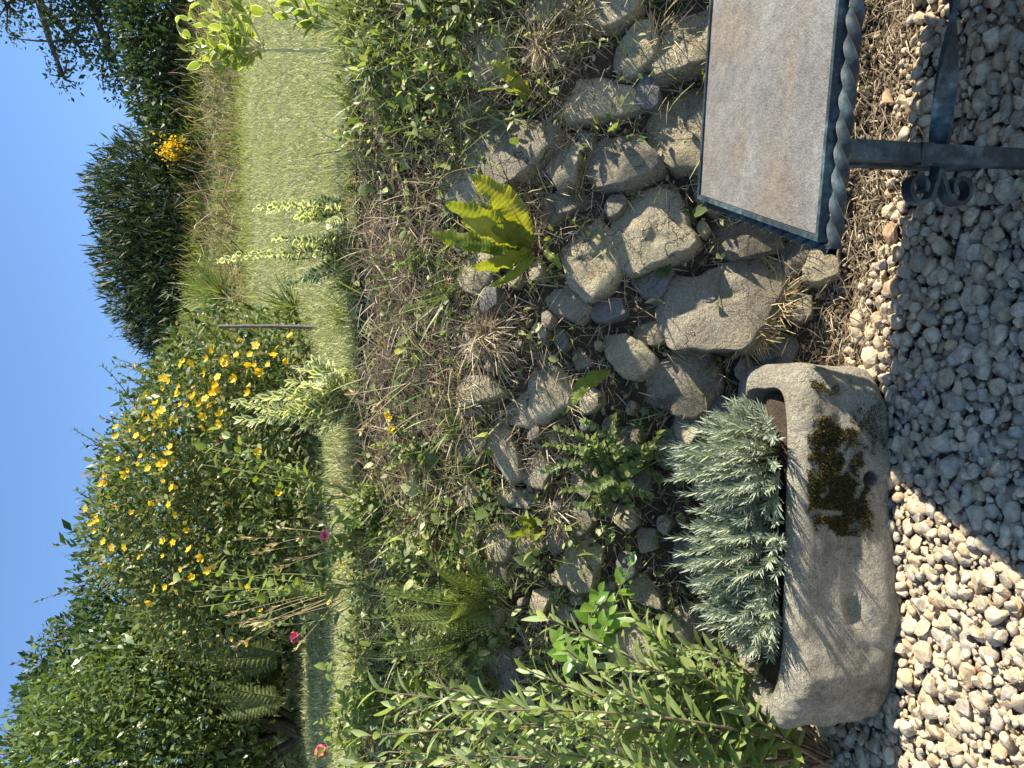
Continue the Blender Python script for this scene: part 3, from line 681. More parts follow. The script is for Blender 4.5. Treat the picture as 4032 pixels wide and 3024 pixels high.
# ------------------------------------------------------------------ silver lavender in the trough
vr = np.random.default_rng(23)
def lavender(cx, label, halfw, n, hmax):
    base = np.array([cx, TC[1] + .01, .262]); t = thing('silver_lavender', base, label, 'shrub', 'silver shrubs planted in the stone trough')
    st = Mesh(); lv = Mesh()
    for i in range(n):
        a = vr.uniform(0, 6.28); r = math.sqrt(vr.random()); tip = base + np.array([r * halfw * math.cos(a), r * .16 * math.sin(a) - .055, hmax * (1.0 - .62 * r * r) * (vr.uniform(.6, 1.05) if vr.random() < .85 else vr.uniform(1.05, 1.25))])
        root = base + np.array([r * halfw * .55 * math.cos(a), r * .06 * math.sin(a), 0])
        pts = bez(root, tip, (vr.normal(0, .012), -.02 * r, vr.uniform(-.01, .02)), 7); st.tube(pts, np.linspace(.0028, .0012, 7), 4)
        nl = 40; p, d, up, u = whorl(pts, nl, vr.uniform(.25, .6), 34, True); s = vr.uniform(.024, .046, nl) * (1.1 - .35 * u) * vr.uniform(.8, 1.15)
        lv.leaves(NEEDLE, p, d, up, s, 1.25, np.clip(vr.normal(.5, .22, nl), 0, .99))
    st.build('stems', M['greenstem'], t); lv.build('foliage', M['lav'], t)
    return t
lavender(-.215, 'wide silver lavender beside the mossy end of the granite trough', .18, 165, .28)
lavender(-.43, 'silver lavender in the middle of the granite trough', .15, 125, .28)
lavender(-.595, 'low silver lavender farthest from the moss in the granite trough', .12, 100, .235)

# ------------------------------------------------------------------ low iron table with a slate slab
ZT = .54
c_bl, c_fl, c_fr, c_br = PZ(2759, 769, ZT), PZ(3220, 928, ZT), PZ(3303, 0, ZT), PZ(2815, 0, ZT)
fd = unit(c_fr - c_fl); bd = unit(c_br - c_bl); LEN = 1.25
FLc, FRc = c_fl, c_fl + fd * LEN
off = (c_bl - c_fl) @ fd; dpt = np.linalg.norm((c_bl - c_fl) - fd * off); nd = np.array([-fd[1], fd[0], 0])
BLc = c_bl; BRc = c_fl + fd * (LEN - off) + nd * dpt
table = thing('low_iron_table', (np.array([FLc, FRc, BLc, BRc]).mean(0)) * [1, 1, 0], 'low verdigris wrought iron table with twisted rim and grey slate top', 'table')
corners = [FLc, FRc, BRc, BLc]
cen = np.mean(corners, 0)
def inset(dist):
    out = []
    for i in range(4):
        p0, p1, p2 = corners[i - 1], corners[i], corners[(i + 1) % 4]
        a, b = unit(p1 - p0), unit(p2 - p1); na, nb = np.array([-a[1], a[0], 0]), np.array([-b[1], b[0], 0])
        k = dist / (1 + na @ nb); out.append(p1 + (na + nb) * k)
    return out
def prism(mm, loop, z0, z1, rim=0):
    n = len(loop); V = [(*p[:2], z0) for p in loop] + [(*p[:2], z1) for p in loop]
    Q = [(i, (i + 1) % n, n + (i + 1) % n, n + i) for i in range(n)] + [(4, 5, 6, 7), (3, 2, 1, 0)]
    mm.add(V, Q, .5, rim)
# slab: subdivided so that its riven face has real relief
s4 = inset(.0015); gu, gv = np.meshgrid(np.linspace(0, 1, 90), np.linspace(0, 1, 46))
top = (1 - gv)[..., None] * ((1 - gu)[..., None] * s4[0] + gu[..., None] * s4[1]) + gv[..., None] * ((1 - gu)[..., None] * s4[3] + gu[..., None] * s4[2])
fl = top.reshape(-1, 3)
for k in range(len(fl)): fl[k][2] = ZT + nz(fl[k], 6, 2) * .0016 + nz(fl[k], 24, 5) * .0008 + nz(fl[k], 70, 1) * .0005
i_ = np.arange(45)[:, None] * 90 + np.arange(89)[None]
sb = Mesh(); sb.add(top, np.stack([i_, i_ + 1, i_ + 91, i_ + 90], -1)); prism(sb, s4, ZT - .02, ZT - .003)
sb.build('slab', M['slab'], table)
fr = Mesh(); o_in, o_out = inset(0), inset(-.009)
for i in range(4):
    j = (i + 1) % 4; q = [o_out[i], o_out[j], o_in[j], o_in[i]]
    prism(fr, q, ZT - .014, ZT + .005)
fr.build('frame', M['iron'], table, smooth=False)
def twisted(a, b, half, pitch, name):
    L = np.linalg.norm(b - a); n = int(L / .0035); d = (b - a) / L; up = np.array([0, 0, 1.0]); s = np.cross(d, up)
    ends = [(1, 1), (-1, 1), (-1, -1), (1, -1)]; mm = Mesh()      # four faces with crisp arrises
    for q in range(4):
        e0, e1 = np.array(ends[q], float), np.array(ends[(q + 1) % 4], float); V = []; R = []
        for k in range(n + 1):
            t = k / n * L; an = t / pitch * 2 * math.pi; c, sn = math.cos(an), math.sin(an)
            for w_ in (0, .25, .5, .75, 1):
                x, y = (e0 * (1 - w_) + e1 * w_) * (.80 + .20 * abs(2 * w_ - 1) ** 1.5)
                V.append(a + d * t + half * (s * (x * c - y * sn) + up * (x * sn + y * c))); R.append(abs(2 * w_ - 1))
        i = np.arange(n)[:, None] * 5; j = np.arange(4)[None]
        mm.add(np.array(V), np.stack([i + j, i + j + 1, i + 5 + j + 1, i + 5 + j], -1), .5, np.array(R))
    return mm.build(name, M['iron'], table)
tw = inset(-.020)
for i in range(4):
    a, b = tw[i] * 1, tw[(i + 1) % 4] * 1; a[2] = b[2] = ZT - .020; e = unit(b - a)
    twisted(a + e * .002, b - e * .002, .0100, .17, 'twisted_bar')
def strap(mm, pts, wdir, wid, thk, rim=0):
    """flat bar swept along pts, its width along wdir"""
    pts = np.asarray(pts, float); t = unit(np.gradient(pts, axis=0)); wd = np.broadcast_to(unit(wdir), pts.shape); nn = unit(np.cross(t, wd)); k = len(pts)
    ring = np.stack([pts + wd * wid / 2 + nn * thk / 2, pts - wd * wid / 2 + nn * thk / 2, pts - wd * wid / 2 - nn * thk / 2, pts + wd * wid / 2 - nn * thk / 2], 1)
    i = np.arange(k - 1)[:, None] * 4; j = np.arange(4)[None]; j2 = (j + 1) % 4
    Q = np.stack([i + j, i + j2, i + 4 + j2, i + 4 + j], -1).reshape(-1, 4).tolist() + [(3, 2, 1, 0), (4 * k - 4, 4 * k - 3, 4 * k - 2, 4 * k - 1)]
    mm.add(ring, Q, .5, rim)
leg_f = P(3500, 602, 1.215); leg_f = np.array([leg_f[0], 1.215, 0]); leg_b = np.array([leg_f[0] + .08, 1.50, 0])
off_r = FRc - FLc; midx = (FLc + FRc)[:2] / 2
def mirror(p):    # the far end repeats the near end, mirrored about the table's middle
    q = np.asarray(p, float).copy(); r = (q[..., :2] - midx) @ fd[:2]; q[..., :2] = q[..., :2] - 2 * r[..., None] * fd[:2]; return q
for side in (0, 1):
    f_ = (lambda p: np.asarray(p, float)) if side == 0 else mirror
    for base, hgt in ((leg_f, ZT - .036), (leg_b, ZT - .036)):
        mm = Mesh(); z = np.linspace(0, hgt, 26)
        bow = np.where(z > hgt * .68, .006 * np.sin((z - hgt * .68) / (hgt * .32) * math.pi), 0) + .02 * np.exp(-z / .03)
        pts = np.stack([np.full(26, base[0]), base[1] - bow, z], -1)
        strap(mm, f_(pts), f_(np.array([FLc[0] + 1.0, FLc[1], 0])) - f_(np.array([FLc[0], FLc[1], 0])), .034, .020); mm.build('leg', M['iron'], table, smooth=False)
        mm = Mesh(); q = base + np.array([0, 0, hgt * .66]); strap(mm, f_(np.stack([q - [0, 0, .011], q + [0, 0, .011]])), fd, .039, .025); mm.build('collar', M['iron'], table, smooth=False)
    mm = Mesh(); zr = ZT - .05; strap(mm, f_(np.array([leg_f + [0, 0, zr], leg_b + [0, 0, zr]])), (0, 0, 1), .025, .012)
    zr = .285; strap(mm, f_(np.array([leg_f + [0, .012, zr], leg_b + [0, -.012, zr]])), (0, 0, 1), .022, .009); mm.build('cross_bar', M['iron'], table, smooth=False)
    # pair of scrolls springing from the stretcher beyond the leg
    for sg in (1, -1):
        mm = Mesh(); zc = .277; x0, yc = leg_f[0] + .005, leg_f[1] + .035; pts = []
        for t in np.linspace(0, 1, 34):
            if t < .35: u = t / .35; pts.append((x0 - .055 * u, yc, zc + sg * (.012 * u * u)))
            else:
                u = (t - .35) / .65; an = u * 1.1 * 2 * math.pi; R_ = .028 * (1 - .62 * u); cx_, cz_ = x0 - .055, zc + sg * (.012 + .028)
                pts.append((cx_ - R_ * math.sin(an) * 1.15, yc, cz_ - sg * R_ * math.cos(an)))
        strap(mm, f_(np.array(pts)), (.12, 1, 0), .026, .008); mm.build('scroll', M['iron'], table, smooth=False)
mm = Mesh(); a = leg_f + [0, .035, .277]; b = mirror(leg_f) + [0, .035, .277]; n_ = 60; tt = np.linspace(0, 1, n_)
pts = a + (b - a) * tt[:, None]; wd = np.stack([np.zeros(n_), np.cos(tt * 9.4), np.sin(tt * 9.4)], -1); strap(mm, pts, wd, .036, .010); mm.build('stretcher', M['iron'], table, smooth=False)

# ================================================================== PLANTS OF THE BANK
br = np.random.default_rng(31)
def bank_pts(n, zlo, zhi, xlo=-2.4, xhi=2.4, rg=br):
    z = rg.uniform(zlo, zhi, n); x = rg.uniform(xlo, xhi, n)
    y = foot(x) + np.interp(z, PZV[1:], PS[1:]); return np.stack([x, y, z], -1)
def on_stone(p, k=.78):
    hit = np.zeros(len(p), bool)
    for a, b, c in placed: hit |= (p[:, 0] - a) ** 2 + (p[:, 2] - b) ** 2 < (c * k) ** 2
    return hit
OUT = np.array([0, -.8, .6])
# --- dead thatch hanging from the lip and lying in the joints
M['crumb'] = leafmat('soil_crumb', [(0, (.06, .04, .025)), (.5, (.15, .105, .065)), (.85, (.27, .205, .13)), (1, (.40, .34, .25))], 0, .95)
cb_ = Mesh(); q = np.concatenate([bank_pts(4200, .03, 1.0), bank_pts(1800, .02, .12, -.2, 1.9)]); q[4200:, 1] -= br.uniform(0, .2, 1800); q[4200:, 2] = np.maximum(T(q[4200:, 0], q[4200:, 1]), 0) + .003
q = q[~on_stone(q, .55)]; keep = ~((q[:, 0] > -.92) & (q[:, 0] < .07) & (q[:, 1] < 2.1) & (q[:, 2] < .3)); q = q[keep]
for i in range(len(q)):
    k = int(br.integers(len(GR))); Vp = GR[k][0][:, [1, 2, 0]] if i % 2 else GR[k][0]
    cb_.add(Vp * br.uniform(.003, .011) + q[i] + OUT * .004, GR[k][1], br.random(), 0, False)
cb_.build('soil_crumbs', M['crumb'], bank, 'stuff')
tm_ = Mesh()
p = np.concatenate([bank_pts(22000, 1.02, 1.46), bank_pts(20000, .72, 1.15), bank_pts(19000, .02, .9)])
clump = wav(p[:, 0], p[:, 2] * 1.5, 9, 61) + .6 * wav(p[:, 0], p[:, 2], 23, 62); p = p[(~on_stone(p, .58)) & (clump > br.normal(-.25, .45, len(p)))]
n_ = len(p); d = np.stack([br.normal(0, .9, n_), br.normal(-.25, .5, n_), br.normal(-.25, .75, n_)], -1)
L = br.uniform(.025, .105, n_) * np.where(p[:, 2] > 1.0, 1.15, .85)
tm_.leaves(STRAND, p + OUT * br.uniform(-.005, .022, (n_, 1)), d, OUT + br.normal(0, .6, (n_, 3)), L, br.uniform(.0014, .0030, n_) / L, np.clip(br.beta(1.6, 1.9, n_), 0, .999))
# clods and leaf litter at the foot of the bank
p2 = bank_pts(8000, .03, .16, -1.9, 1.9); p2[:, 1] -= br.uniform(-.02, .20, len(p2)) * np.clip(.45 + p2[:, 0], .4, 1); p2[:, 2] = np.maximum(T(p2[:, 0], p2[:, 1]), .0) + .006
keep = ~((p2[:, 0] > -.9) & (p2[:, 0] < .05) & (p2[:, 1] < 2.1)); p2 = p2[keep]; n_ = len(p2)
L = br.uniform(.015, .07, n_); tm_.leaves(STRAND, p2, np.stack([br.normal(0, 1, n_), br.normal(0, .6, n_), br.normal(.1, .35, n_)], -1), br.normal(0, .4, (n_, 3)) + [0, -.3, 1], L, br.uniform(.0014, .003, n_) / L, np.clip(br.beta(2, 1.7, n_), 0, .999))
tag(tm_.build('dead_grass_thatch', M['thatch'], None, 'stuff'), 'tangled brown dead grass and roots hanging over the stone bank', 'dead grass')
# --- green weeds growing over the bank
def lush(x):    # the right-hand lip and the whole left side are overgrown
    return np.clip((x - .62) / .3, 0, 1) + np.clip((-.28 - x) / .25, 0, 1)
wm = Mesh()
p = np.concatenate([bank_pts(20000, .80, 1.46), bank_pts(17000, .30, 1.44)])
lu = lush(p[:, 0]); zz = p[:, 2]; prob = .24 + .80 * lu * np.where(p[:, 0] > 0, np.clip((zz - .78) / .2, 0, 1), np.clip((zz - .25) / .4, .15, 1))
cl = wav(p[:, 0], zz * 1.3, 12, 71) + .5 * wav(p[:, 0], zz, 31, 72)
ok = (br.random(len(p)) < prob) & (cl > br.normal(-.15, .3, len(p))) & ~(on_stone(p, .7) & (br.random(len(p)) < .8)); p = p[ok]; n_ = len(p)
L = np.exp(br.normal(math.log(.023), .42, n_)); lift = br.uniform(.0, .07, (n_, 1)) * (.4 + lush(p[:, 0]))[:, None]
wm.leaves(OVATE, p + OUT * lift, np.stack([br.normal(.1, .8, n_), br.normal(-.5, .5, n_), br.normal(.15, .7, n_)], -1), np.array([.35, -.4, .9]) + br.normal(0, .45, (n_, 3)), L, br.uniform(.6, 1.5, n_))
p = np.concatenate([bank_pts(7000, .9, 1.46), bank_pts(2600, .2, 1.3)]); ok = br.random(len(p)) < .16 + .7 * lush(p[:, 0]); p = p[ok]; n_ = len(p)
L = br.uniform(.05, .17, n_); wm.leaves(STRAND, p, np.stack([br.normal(0, .6, n_), br.normal(-.35, .4, n_), br.normal(.65, .6, n_)], -1), OUT + br.normal(0, .5, (n_, 3)), L, br.uniform(.0022, .0050, n_) / L)
tag(wm.build('bank_weeds', M['weed'], None, 'stuff'), 'low green weeds and grass blades spreading over the stone bank', 'weeds')

# --- hart's-tongue ferns: every frond is a part
def hart_frond(mm, rib, pts, wid, face, rg, ruffle=.5, stalk=.16):
    """strap-shaped frond along pts with ruffled edges"""
    n = 72; u = np.linspace(0, 1, n); c = along(pts, u); t = unit(np.gradient(c, axis=0)); face = unit(face)
    s = unit(np.cross(t, np.broadcast_to(face, t.shape))); nn = np.cross(s, t)
    prof = np.where(u < stalk, .05, np.clip(np.sin(np.clip((u - stalk) / (1 - stalk), 0, 1) ** .8 * math.pi) ** .55, 0.02, 1)) * wid / 2
    prof = prof * (1 + .10 * np.sin(u * 31 + rg.random() * 6)); ph = rg.random() * 6; cr = np.array([-1, -.66, -.3, 0, .3, .66, 1]); V = []; rim = []
    for k in range(n):
        for a in cr:
            z = -.22 * prof[k] * abs(a) + ruffle * prof[k] * (abs(a) ** 2) * math.sin(u[k] * 26 + ph + (1.7 if a > 0 else 0)) * .55 + .05 * wid * (abs(a) ** .5) * math.sin(u[k] * 150 - abs(a) * 4) * (1 if a else 0)
            V.append(c[k] + s[k] * prof[k] * a + nn[k] * z); rim.append(abs(a))
    i = np.arange(n - 1)[:, None] * 7; j = np.arange(6)[None]
    mm.add(np.array(V), np.stack([i + j, i + j + 1, i + 7 + j + 1, i + 7 + j], -1), rg.random(), rim)
    rib.tube(c[: int(n * .62)] - nn[: int(n * .62)] * .0012, np.linspace(.0022, .0007, int(n * .62)), 5)
def hart_fern(base, label, fronds, seed):
    rg = np.random.default_rng(seed); t = thing('hart_tongue_fern', base, label, 'fern', 'strap-leaved ferns rooted in the bank')
    for (pts, wid, face) in fronds:
        mm, rb = Mesh(), Mesh(); hart_frond(mm, rb, np.array(pts), wid * .86, face, rg)
        fo = mm.build('frond', M['hart'], t); rb.build('midrib', M['darkrib'], fo)
    return t
B1 = HIT(2115, 985) + [0, -.03, 0]
def fr_(tip, bul, wid, yo=-.12, face=(-.15, -.9, .4), base=None):
    b = B1 if base is None else base; tp = P(tip[0], tip[1], b[1] + yo); return (bez(b, tp, bul, 12), wid, face)
hart_fern(B1, 'large yellow-green strap-leaved fern growing from the middle of the stone bank', [
    (np.concatenate([bez(B1, P(2010, 810, B1[1] - .09), (.02, -.03, .03), 8), bez(P(1995, 790, B1[1] - .10), P(1850, 690, B1[1] - .14), (.02, -.02, .03), 8)]), .088, (.2, -.85, .45)),
    fr_((1752, 800), (.02, -.06, .05), .078, -.15, (-.3, -.85, .4)), fr_((1815, 868), (.0, -.07, .04), .085, -.12, (-.4, -.8, .4)),
    fr_((1690, 915), (-.02, -.02, .03), .066, -.06, (.1, -.95, .2)), fr_((1795, 950), (-.01, -.03, .03), .06, -.05, (.3, -.9, .2)),
    fr_((1855, 1052), (-.04, -.06, .02), .062, -.13, (-.5, -.7, .5)), fr_((1935, 905), (.02, -.05, .03), .07, -.13, (-.2, -.9, .3)),
    fr_((1925, 1130), (-.03, -.05, -.01), .034, -.08), fr_((1905, 800), (.03, -.02, .02), .055, -.04, (.3, -.9, .2)), fr_((2200, 1060), (-.02, -.03, -.04), .030, -.05)], 3)
B2 = HIT(2405, 1445) + [0, -.02, 0]
hart_fern(B2, 'single curved ribbed fern frond arching over the bank above the round-leaved shrub', [(np.concatenate([bez(B2, P(2330, 1490, B2[1] - .06), (0, -.02, .01), 6), bez(P(2305, 1505, B2[1] - .075), P(2258, 1600, B2[1] - .10), (.01, -.01, .015), 8)]), .058, (.5, -.8, .35))], 4)
B3 = HIT(2130, 2070) + [0, -.02, 0]
hart_fern(B3, 'pale curled strap fern beside the bracken on the bank', [fr_((2060, 2095), (-.02, -.05, -.02), .045, -.07, (.4, -.6, .7), B3), fr_((2030, 2040), (.02, -.04, .03), .04, -.05, (.2, -.9, .3), B3), fr_((1990, 2110), (-.01, -.03, .03), .034, -.05, (-.4, -.8, .3), B3)], 5)
B4 = HIT(2110, 420) + [0, -.02, 0]
hart_fern(B4, 'thin twisted fern fronds on the bank behind the slate table', [fr_((1880, 360), (.03, -.06, .0), .030, -.08, (.6, -.5, .6), B4), fr_((1985, 470), (-.02, -.05, -.02), .026, -.06, (.5, -.5, .7), B4), fr_((1930, 240), (.02, -.05, .03), .05, -.04, (-.2, -.9, .1), B4)], 6)

# --- ivy strands with single leaves
IVYM = [Mesh().add(IVY[0] * [1, 1, s], IVY[1], .5).mesh('ivy_leaf', M['ivy']) for s in (1, 1.6, .6)]
def ivy(path, leaves, label, seed, size=.034):
    rg = np.random.default_rng(seed); pts = np.array([HIT(x, y) + OUT * .018 for x, y in path]); t = thing('ivy_strand', pts[0], label, 'ivy', 'ivy strands trailing over the bank stones')
    Mesh().tube(pts, .0016, 5).build('stem', M['twig'], t)
    pos = np.array([HIT(x, y) + OUT * .035 for x, y in leaves]); n = len(pos)
    leaf_objs(t, 'leaf', IVYM, pos, np.stack([rg.normal(0, .6, n), np.full(n, -.35), rg.normal(-.5, .5, n)], -1), np.array([.45, -.75, .55]) + rg.normal(0, .25, (n, 3)), size * rg.uniform(.75, 1.25, n))
ivy([(2280, 480), (2400, 520), (2500, 570), (2530, 640)], [(2395, 465), (2500, 540), (2515, 560), (2530, 640), (2410, 510), (2470, 690)], 'ivy strand with two pale leaves on the grey stone behind the slate table', 51, .038)
ivy([(1950, 560), (2040, 600), (2130, 640)], [(1960, 480), (2045, 600), (2090, 610), (2140, 640), (2000, 700), (1910, 640)], 'dark ivy strand above the big strap-leaved fern', 52)
ivy([(2640, 850), (2680, 830)], [(2690, 830), (2600, 1070), (2630, 1085)], 'short ivy strand with one bright leaf beside the large square stone', 53, .036)
ivy([(1780, 330), (1880, 250), (1960, 200)], [(1800, 300), (1850, 260), (1905, 230), (1940, 170), (1980, 250), (1880, 330), (1830, 390), (1990, 330)], 'shaded ivy strand under the green weeds at the lip of the bank', 54)
ivy([(2560, 1630), (2640, 1690), (2700, 1740)], [(2600, 1640), (2650, 1680), (2690, 1730), (2720, 1690), (2560, 1600)], 'ivy strand between the round-leaved shrub and the silver lavender', 55, .036)
ivy([(1700, 1800), (1800, 1900), (1900, 2000)], [(1720, 1830), (1790, 1880), (1840, 1960), (1890, 1900), (1760, 1960), (1930, 2040), (1680, 1750)], 'ivy strand trailing below the small yellow trefoil flowers', 56)
ivy([(3080, 1290), (3060, 1350)], [(3085, 1345), (3050, 1420), (3560, 1340)], 'ivy scraps lying on the straw and gravel beside the trough', 57, .034)

# --- sprawling small round-leaved shrub in the middle of the bank
def shoot_shrub(name, base, tips, label, cat, leafmat_, stemm, tmpl, nleaf, lsize, rg, ang=55, opp=True, u0=.2, bulge=.05, srad=.003, parts=0, pmesh=None, wid=1.0, group=None, leafname='leaf', rimt=None):
    t = thing(name, base, label, cat, group); st = Mesh(); PP = []
    for tp in tips:
        b = np.asarray(base) + rg.normal(0, .012, 3) * [1, .6, 0]
        pts = bez(b, tp, rg.normal(0, bulge, 3) + [0, -bulge * .5, bulge * .3], 9); st.tube(pts, np.linspace(srad, srad * .35, 9), 5)
        PP.append(whorl(pts, nleaf, u0, ang, opp))
    p = np.concatenate([q[0] for q in PP]); d = np.concatenate([q[1] for q in PP]); up = np.concatenate([q[2] for q in PP]); u = np.concatenate([q[3] for q in PP])
    s = lsize * rg.uniform(.65, 1.2, len(p)) * (1.12 - .45 * u)
    st.build('stems', stemm, t)
    k = min(parts, len(p)); idx = rg.permutation(len(p))
    if k: leaf_objs(t, leafname, pmesh, p[idx[:k]], d[idx[:k]], up[idx[:k]], s[idx[:k]])
    if k < len(p):
        r = idx[k:]; Mesh().leaves(tmpl, p[r], d[r], up[r], s[r], wid, np.clip(rg.normal(.5, .25, len(r)), 0, .99)).build('foliage', leafmat_, t, 'stuff' if k else None)
    return t
cr_ = np.random.default_rng(41)
cb = HIT(2420, 1840) + [0, -.02, 0]
tips = [P(x, y, cb[1] + cr_.uniform(-.16, -.04)) for x, y in [(2150, 1750), (2200, 1690), (2300, 1660), (2420, 1650), (2520, 1670), (2600, 1700), (2620, 1790), (2600, 1890), (2560, 1950), (2480, 1990), (2380, 2010), (2280, 1990), (2220, 1930), (2150, 1860), (2300, 1780), (2450, 1760), (2520, 1840), (2380, 1900), (2260, 1830), (2560, 1760), (2470, 1910), (2340, 1720)]]
shoot_shrub('round_leaved_shrub', cb, tips, 'sprawling shrub of small round green leaves on the bank above the trough', 'shrub', M['cot'], M['twig'], ROUND, 48, .029, cr_, 60, True, .12, .05, .0022)

# --- glossy broad-leaved sprig
LAUM = [Mesh().add(OVATE_HI[0] * [1, w_, z_], OVATE_HI[1], .5).mesh('leaf', M['laurel']) for w_, z_ in ((1.15, 1), (1.35, 1.3), (1.0, .7))]
gr = np.random.default_rng(43); gb = HIT(2290, 2600) + [0, -.03, 0]; gy = gb[1] - .26
gt = [P(2480, 2230, gy), P(2360, 2330, gy), P(2200, 2510, gy), P(2400, 2420, gy - .03)]
shoot_shrub('glossy_leaved_sprig', gb, gt, 'sprig of broad glossy light green leaves hanging before a pale stone', 'plant', M['laurel'], M['greenstem'], OVATE_HI, 10, .082, gr, 62, False, .40, .03, .0035, 999, LAUM)
# --- trifoliate leaves
tf = thing('trifoliate_plant', HIT(1900, 2720), 'four matt pale green rounded leaves on one stalk above the willowy shrub', 'plant'); tb = P(1885, 2700, HIT(1900, 2720)[1] - .10)
Mesh().tube(bez(HIT(1950, 2740), tb, (0, -.03, .02), 6), .0018, 5).build('stem', M['greenstem'], tf)
TRM = [Mesh().add(OVATE_HI[0] * [1, 1.5, 1], OVATE_HI[1], .85).mesh('leaf', M['olearia'])]
leaf_objs(tf, 'leaf', TRM, np.array([tb] * 4), np.array([P(x, y, tb[1] - .02) - tb for x, y in [(1830, 2650), (1845, 2740), (1930, 2790), (1890, 2620)]]), np.array([.2, -.9, .5]), .056)

# --- tall willowy shrub on the left
wr = np.random.default_rng(47)
OLM = [Mesh().add(LANCE_HI[0] * [1, w_, z_], LANCE_HI[1], .5).mesh('leaf', M['olearia']) for w_, z_ in ((1.0, 1), (1.45, 1.4), (.85, .6), (1.25, -.6), (1.7, 1.8))]
ob = np.array([-1.07, 1.98, .05]); otips = []
for (x, y) in [(1480, 2720), (1560, 2780), (1720, 2700), (1420, 2900), (1530, 2960), (1800, 2800), (1900, 2870), (2080, 2640), (2150, 2430), (2230, 2560), (2470, 2400), (2560, 2500), (2420, 2620), (2640, 2620), (2700, 2560), (2000, 2930), (2150, 2780), (2500, 2740), (2750, 2700), (2250, 2900), (2700, 2900), (1750, 2990), (1950, 3040), (2500, 3010), (1380, 3010), (1620, 3060), (2050, 2720)]:
    otips.append(P(x, y, wr.uniform(1.66, 1.95)))
shoot_shrub('willowy_shrub', ob, otips, 'tall willowy shrub with narrow pale green leaves beside the trough end', 'shrub', M['olearia'], M['twig'], LANCE_HI, 46, .092, wr, 50, False, .24, .11, .005, 300, OLM)

# --- bracken
def frond_mesh(pts, wid, face, rg, npair=22, sub=9):
    mm = Mesh(); c = along(pts, np.linspace(.12, 1, npair)); t = unit(np.gradient(c, axis=0)); s = unit(np.cross(t, np.broadcast_to(unit(face), t.shape))); nn = np.cross(s, t)
    mm.tube(pts, np.linspace(.003, .0006, len(pts)), 4)
    P_, D_, U_, S_ = [], [], [], []
    for k in range(npair):
        f = k / (npair - 1); L = wid * (math.sin((.12 + .88 * (1 - f)) * math.pi * .62)) * (1 - f * .55) * rg.uniform(.85, 1.1)
        for sg in (-1, 1):
            dr = unit(s[k] * sg + t[k] * (.35 + .3 * f) - nn[k] * .12)
            for q in range(sub):
                g = (q + .5) / sub; pos = c[k] + dr * L * g - nn[k] * L * .18 * g * g; l = L * .30 * (1 - g * .75)
                for s2 in (-1, 1): P_.append(pos); D_.append(t[k] * s2 + dr * .55); U_.append(nn[k] + rg.normal(0, .15, 3)); S_.append(l)
    mm.leaves(CHIP, np.array(P_), np.array(D_), np.array(U_), np.array(S_), .62, rg.random() * .6 + rg.random(len(P_)) * .39)
    return mm
def bracken(base, tips, label, wid, seed, face=(.1, -.7, .7), bul=(0, -.04, .05), group='bracken plants'):
    rg = np.random.default_rng(seed); t = thing('bracken', base, label, 'fern', group)
    for tp in tips: frond_mesh(bez(base, tp, np.array(bul) + rg.normal(0, .02, 3), 10), wid * rg.uniform(.8, 1.1), np.array(face) + rg.normal(0, .2, 3), rg).build('frond', M['bracken'], t)
kb = HIT(1960, 2380) + [0, -.02, 0]
bracken(kb, [P(1420, 2290, kb[1] - .1), P(1540, 2420, kb[1] - .16), P(1650, 2180, kb[1] - .12), P(1720, 2500, kb[1] - .2), P(1850, 2150, kb[1] - .15), P(1350, 2440, kb[1] + .02)], 'bracken clump on the left of the bank above the pale jagged stone', .10, 61)
kb = HIT(1860, 2520) + [0, -.02, 0]
bracken(kb, [P(1650, 2560, kb[1] - .16), P(1820, 2640, kb[1] - .18), P(1960, 2600, kb[1] - .14), P(1760, 2440, kb[1] - .18), P(1500, 2580, kb[1] - .05)], 'lacy bright green fern clump above the willowy shrub', .075, 62)

# --- dry grass tufts
def tuft(x, y, label, n, L, seed, mat='straw', drop=-.2, wid=.0026, off=0):
    rg = np.random.default_rng(seed); b = HIT(x, y) + OUT * .01; t = thing('dry_grass_tuft', b, label, 'grass tuft', 'dead grass tufts on the bank')
    d = np.stack([rg.normal(0, .75, n), rg.normal(-.6, .4, n), rg.normal(drop, .6, n)], -1); l = L * rg.uniform(.5, 1.2, n)
    Mesh().leaves(STRAND, b + rg.normal(0, .018, (n, 3)) * [1.3, .4, 1], d, OUT + rg.normal(0, .5, (n, 3)), l, wid / l).build('blades', M[mat], t)
tuft(2290, 85, 'golden straw tuft between two stones at the upper bank behind the table', 160, .075, 71)
tuft(2600, 150, 'pale bleached grass tuft in a stone joint behind the table', 60, .10, 72)
tuft(2150, 200, 'brown wiry grass tuft under the green weeds behind the table', 260, .11, 73, 'thatch')
tuft(1930, 1330, 'nest-like mound of dead grass left of the large strap-leaved fern', 700, .11, 74, 'thatch', -.1)
tuft(2960, 1290, 'straw heap at the foot of the bank beside the trough end', 420, .085, 75)
tuft(3080, 1180, 'thin straw tuft at the bank foot under the table corner', 160, .08, 76)
tuft(2200, 2020, 'reddish dead grass tuft below the round-leaved shrub', 160, .085, 77, 'thatch')
tuft(2850, 2560, 'tangled dead grass tuft between the lavender and the willowy shrub', 260, .07, 78, 'thatch')
tuft(1850, 1560, 'dark dead grass hanging above the wedge-shaped stone', 300, .10, 79, 'thatch', -.4)

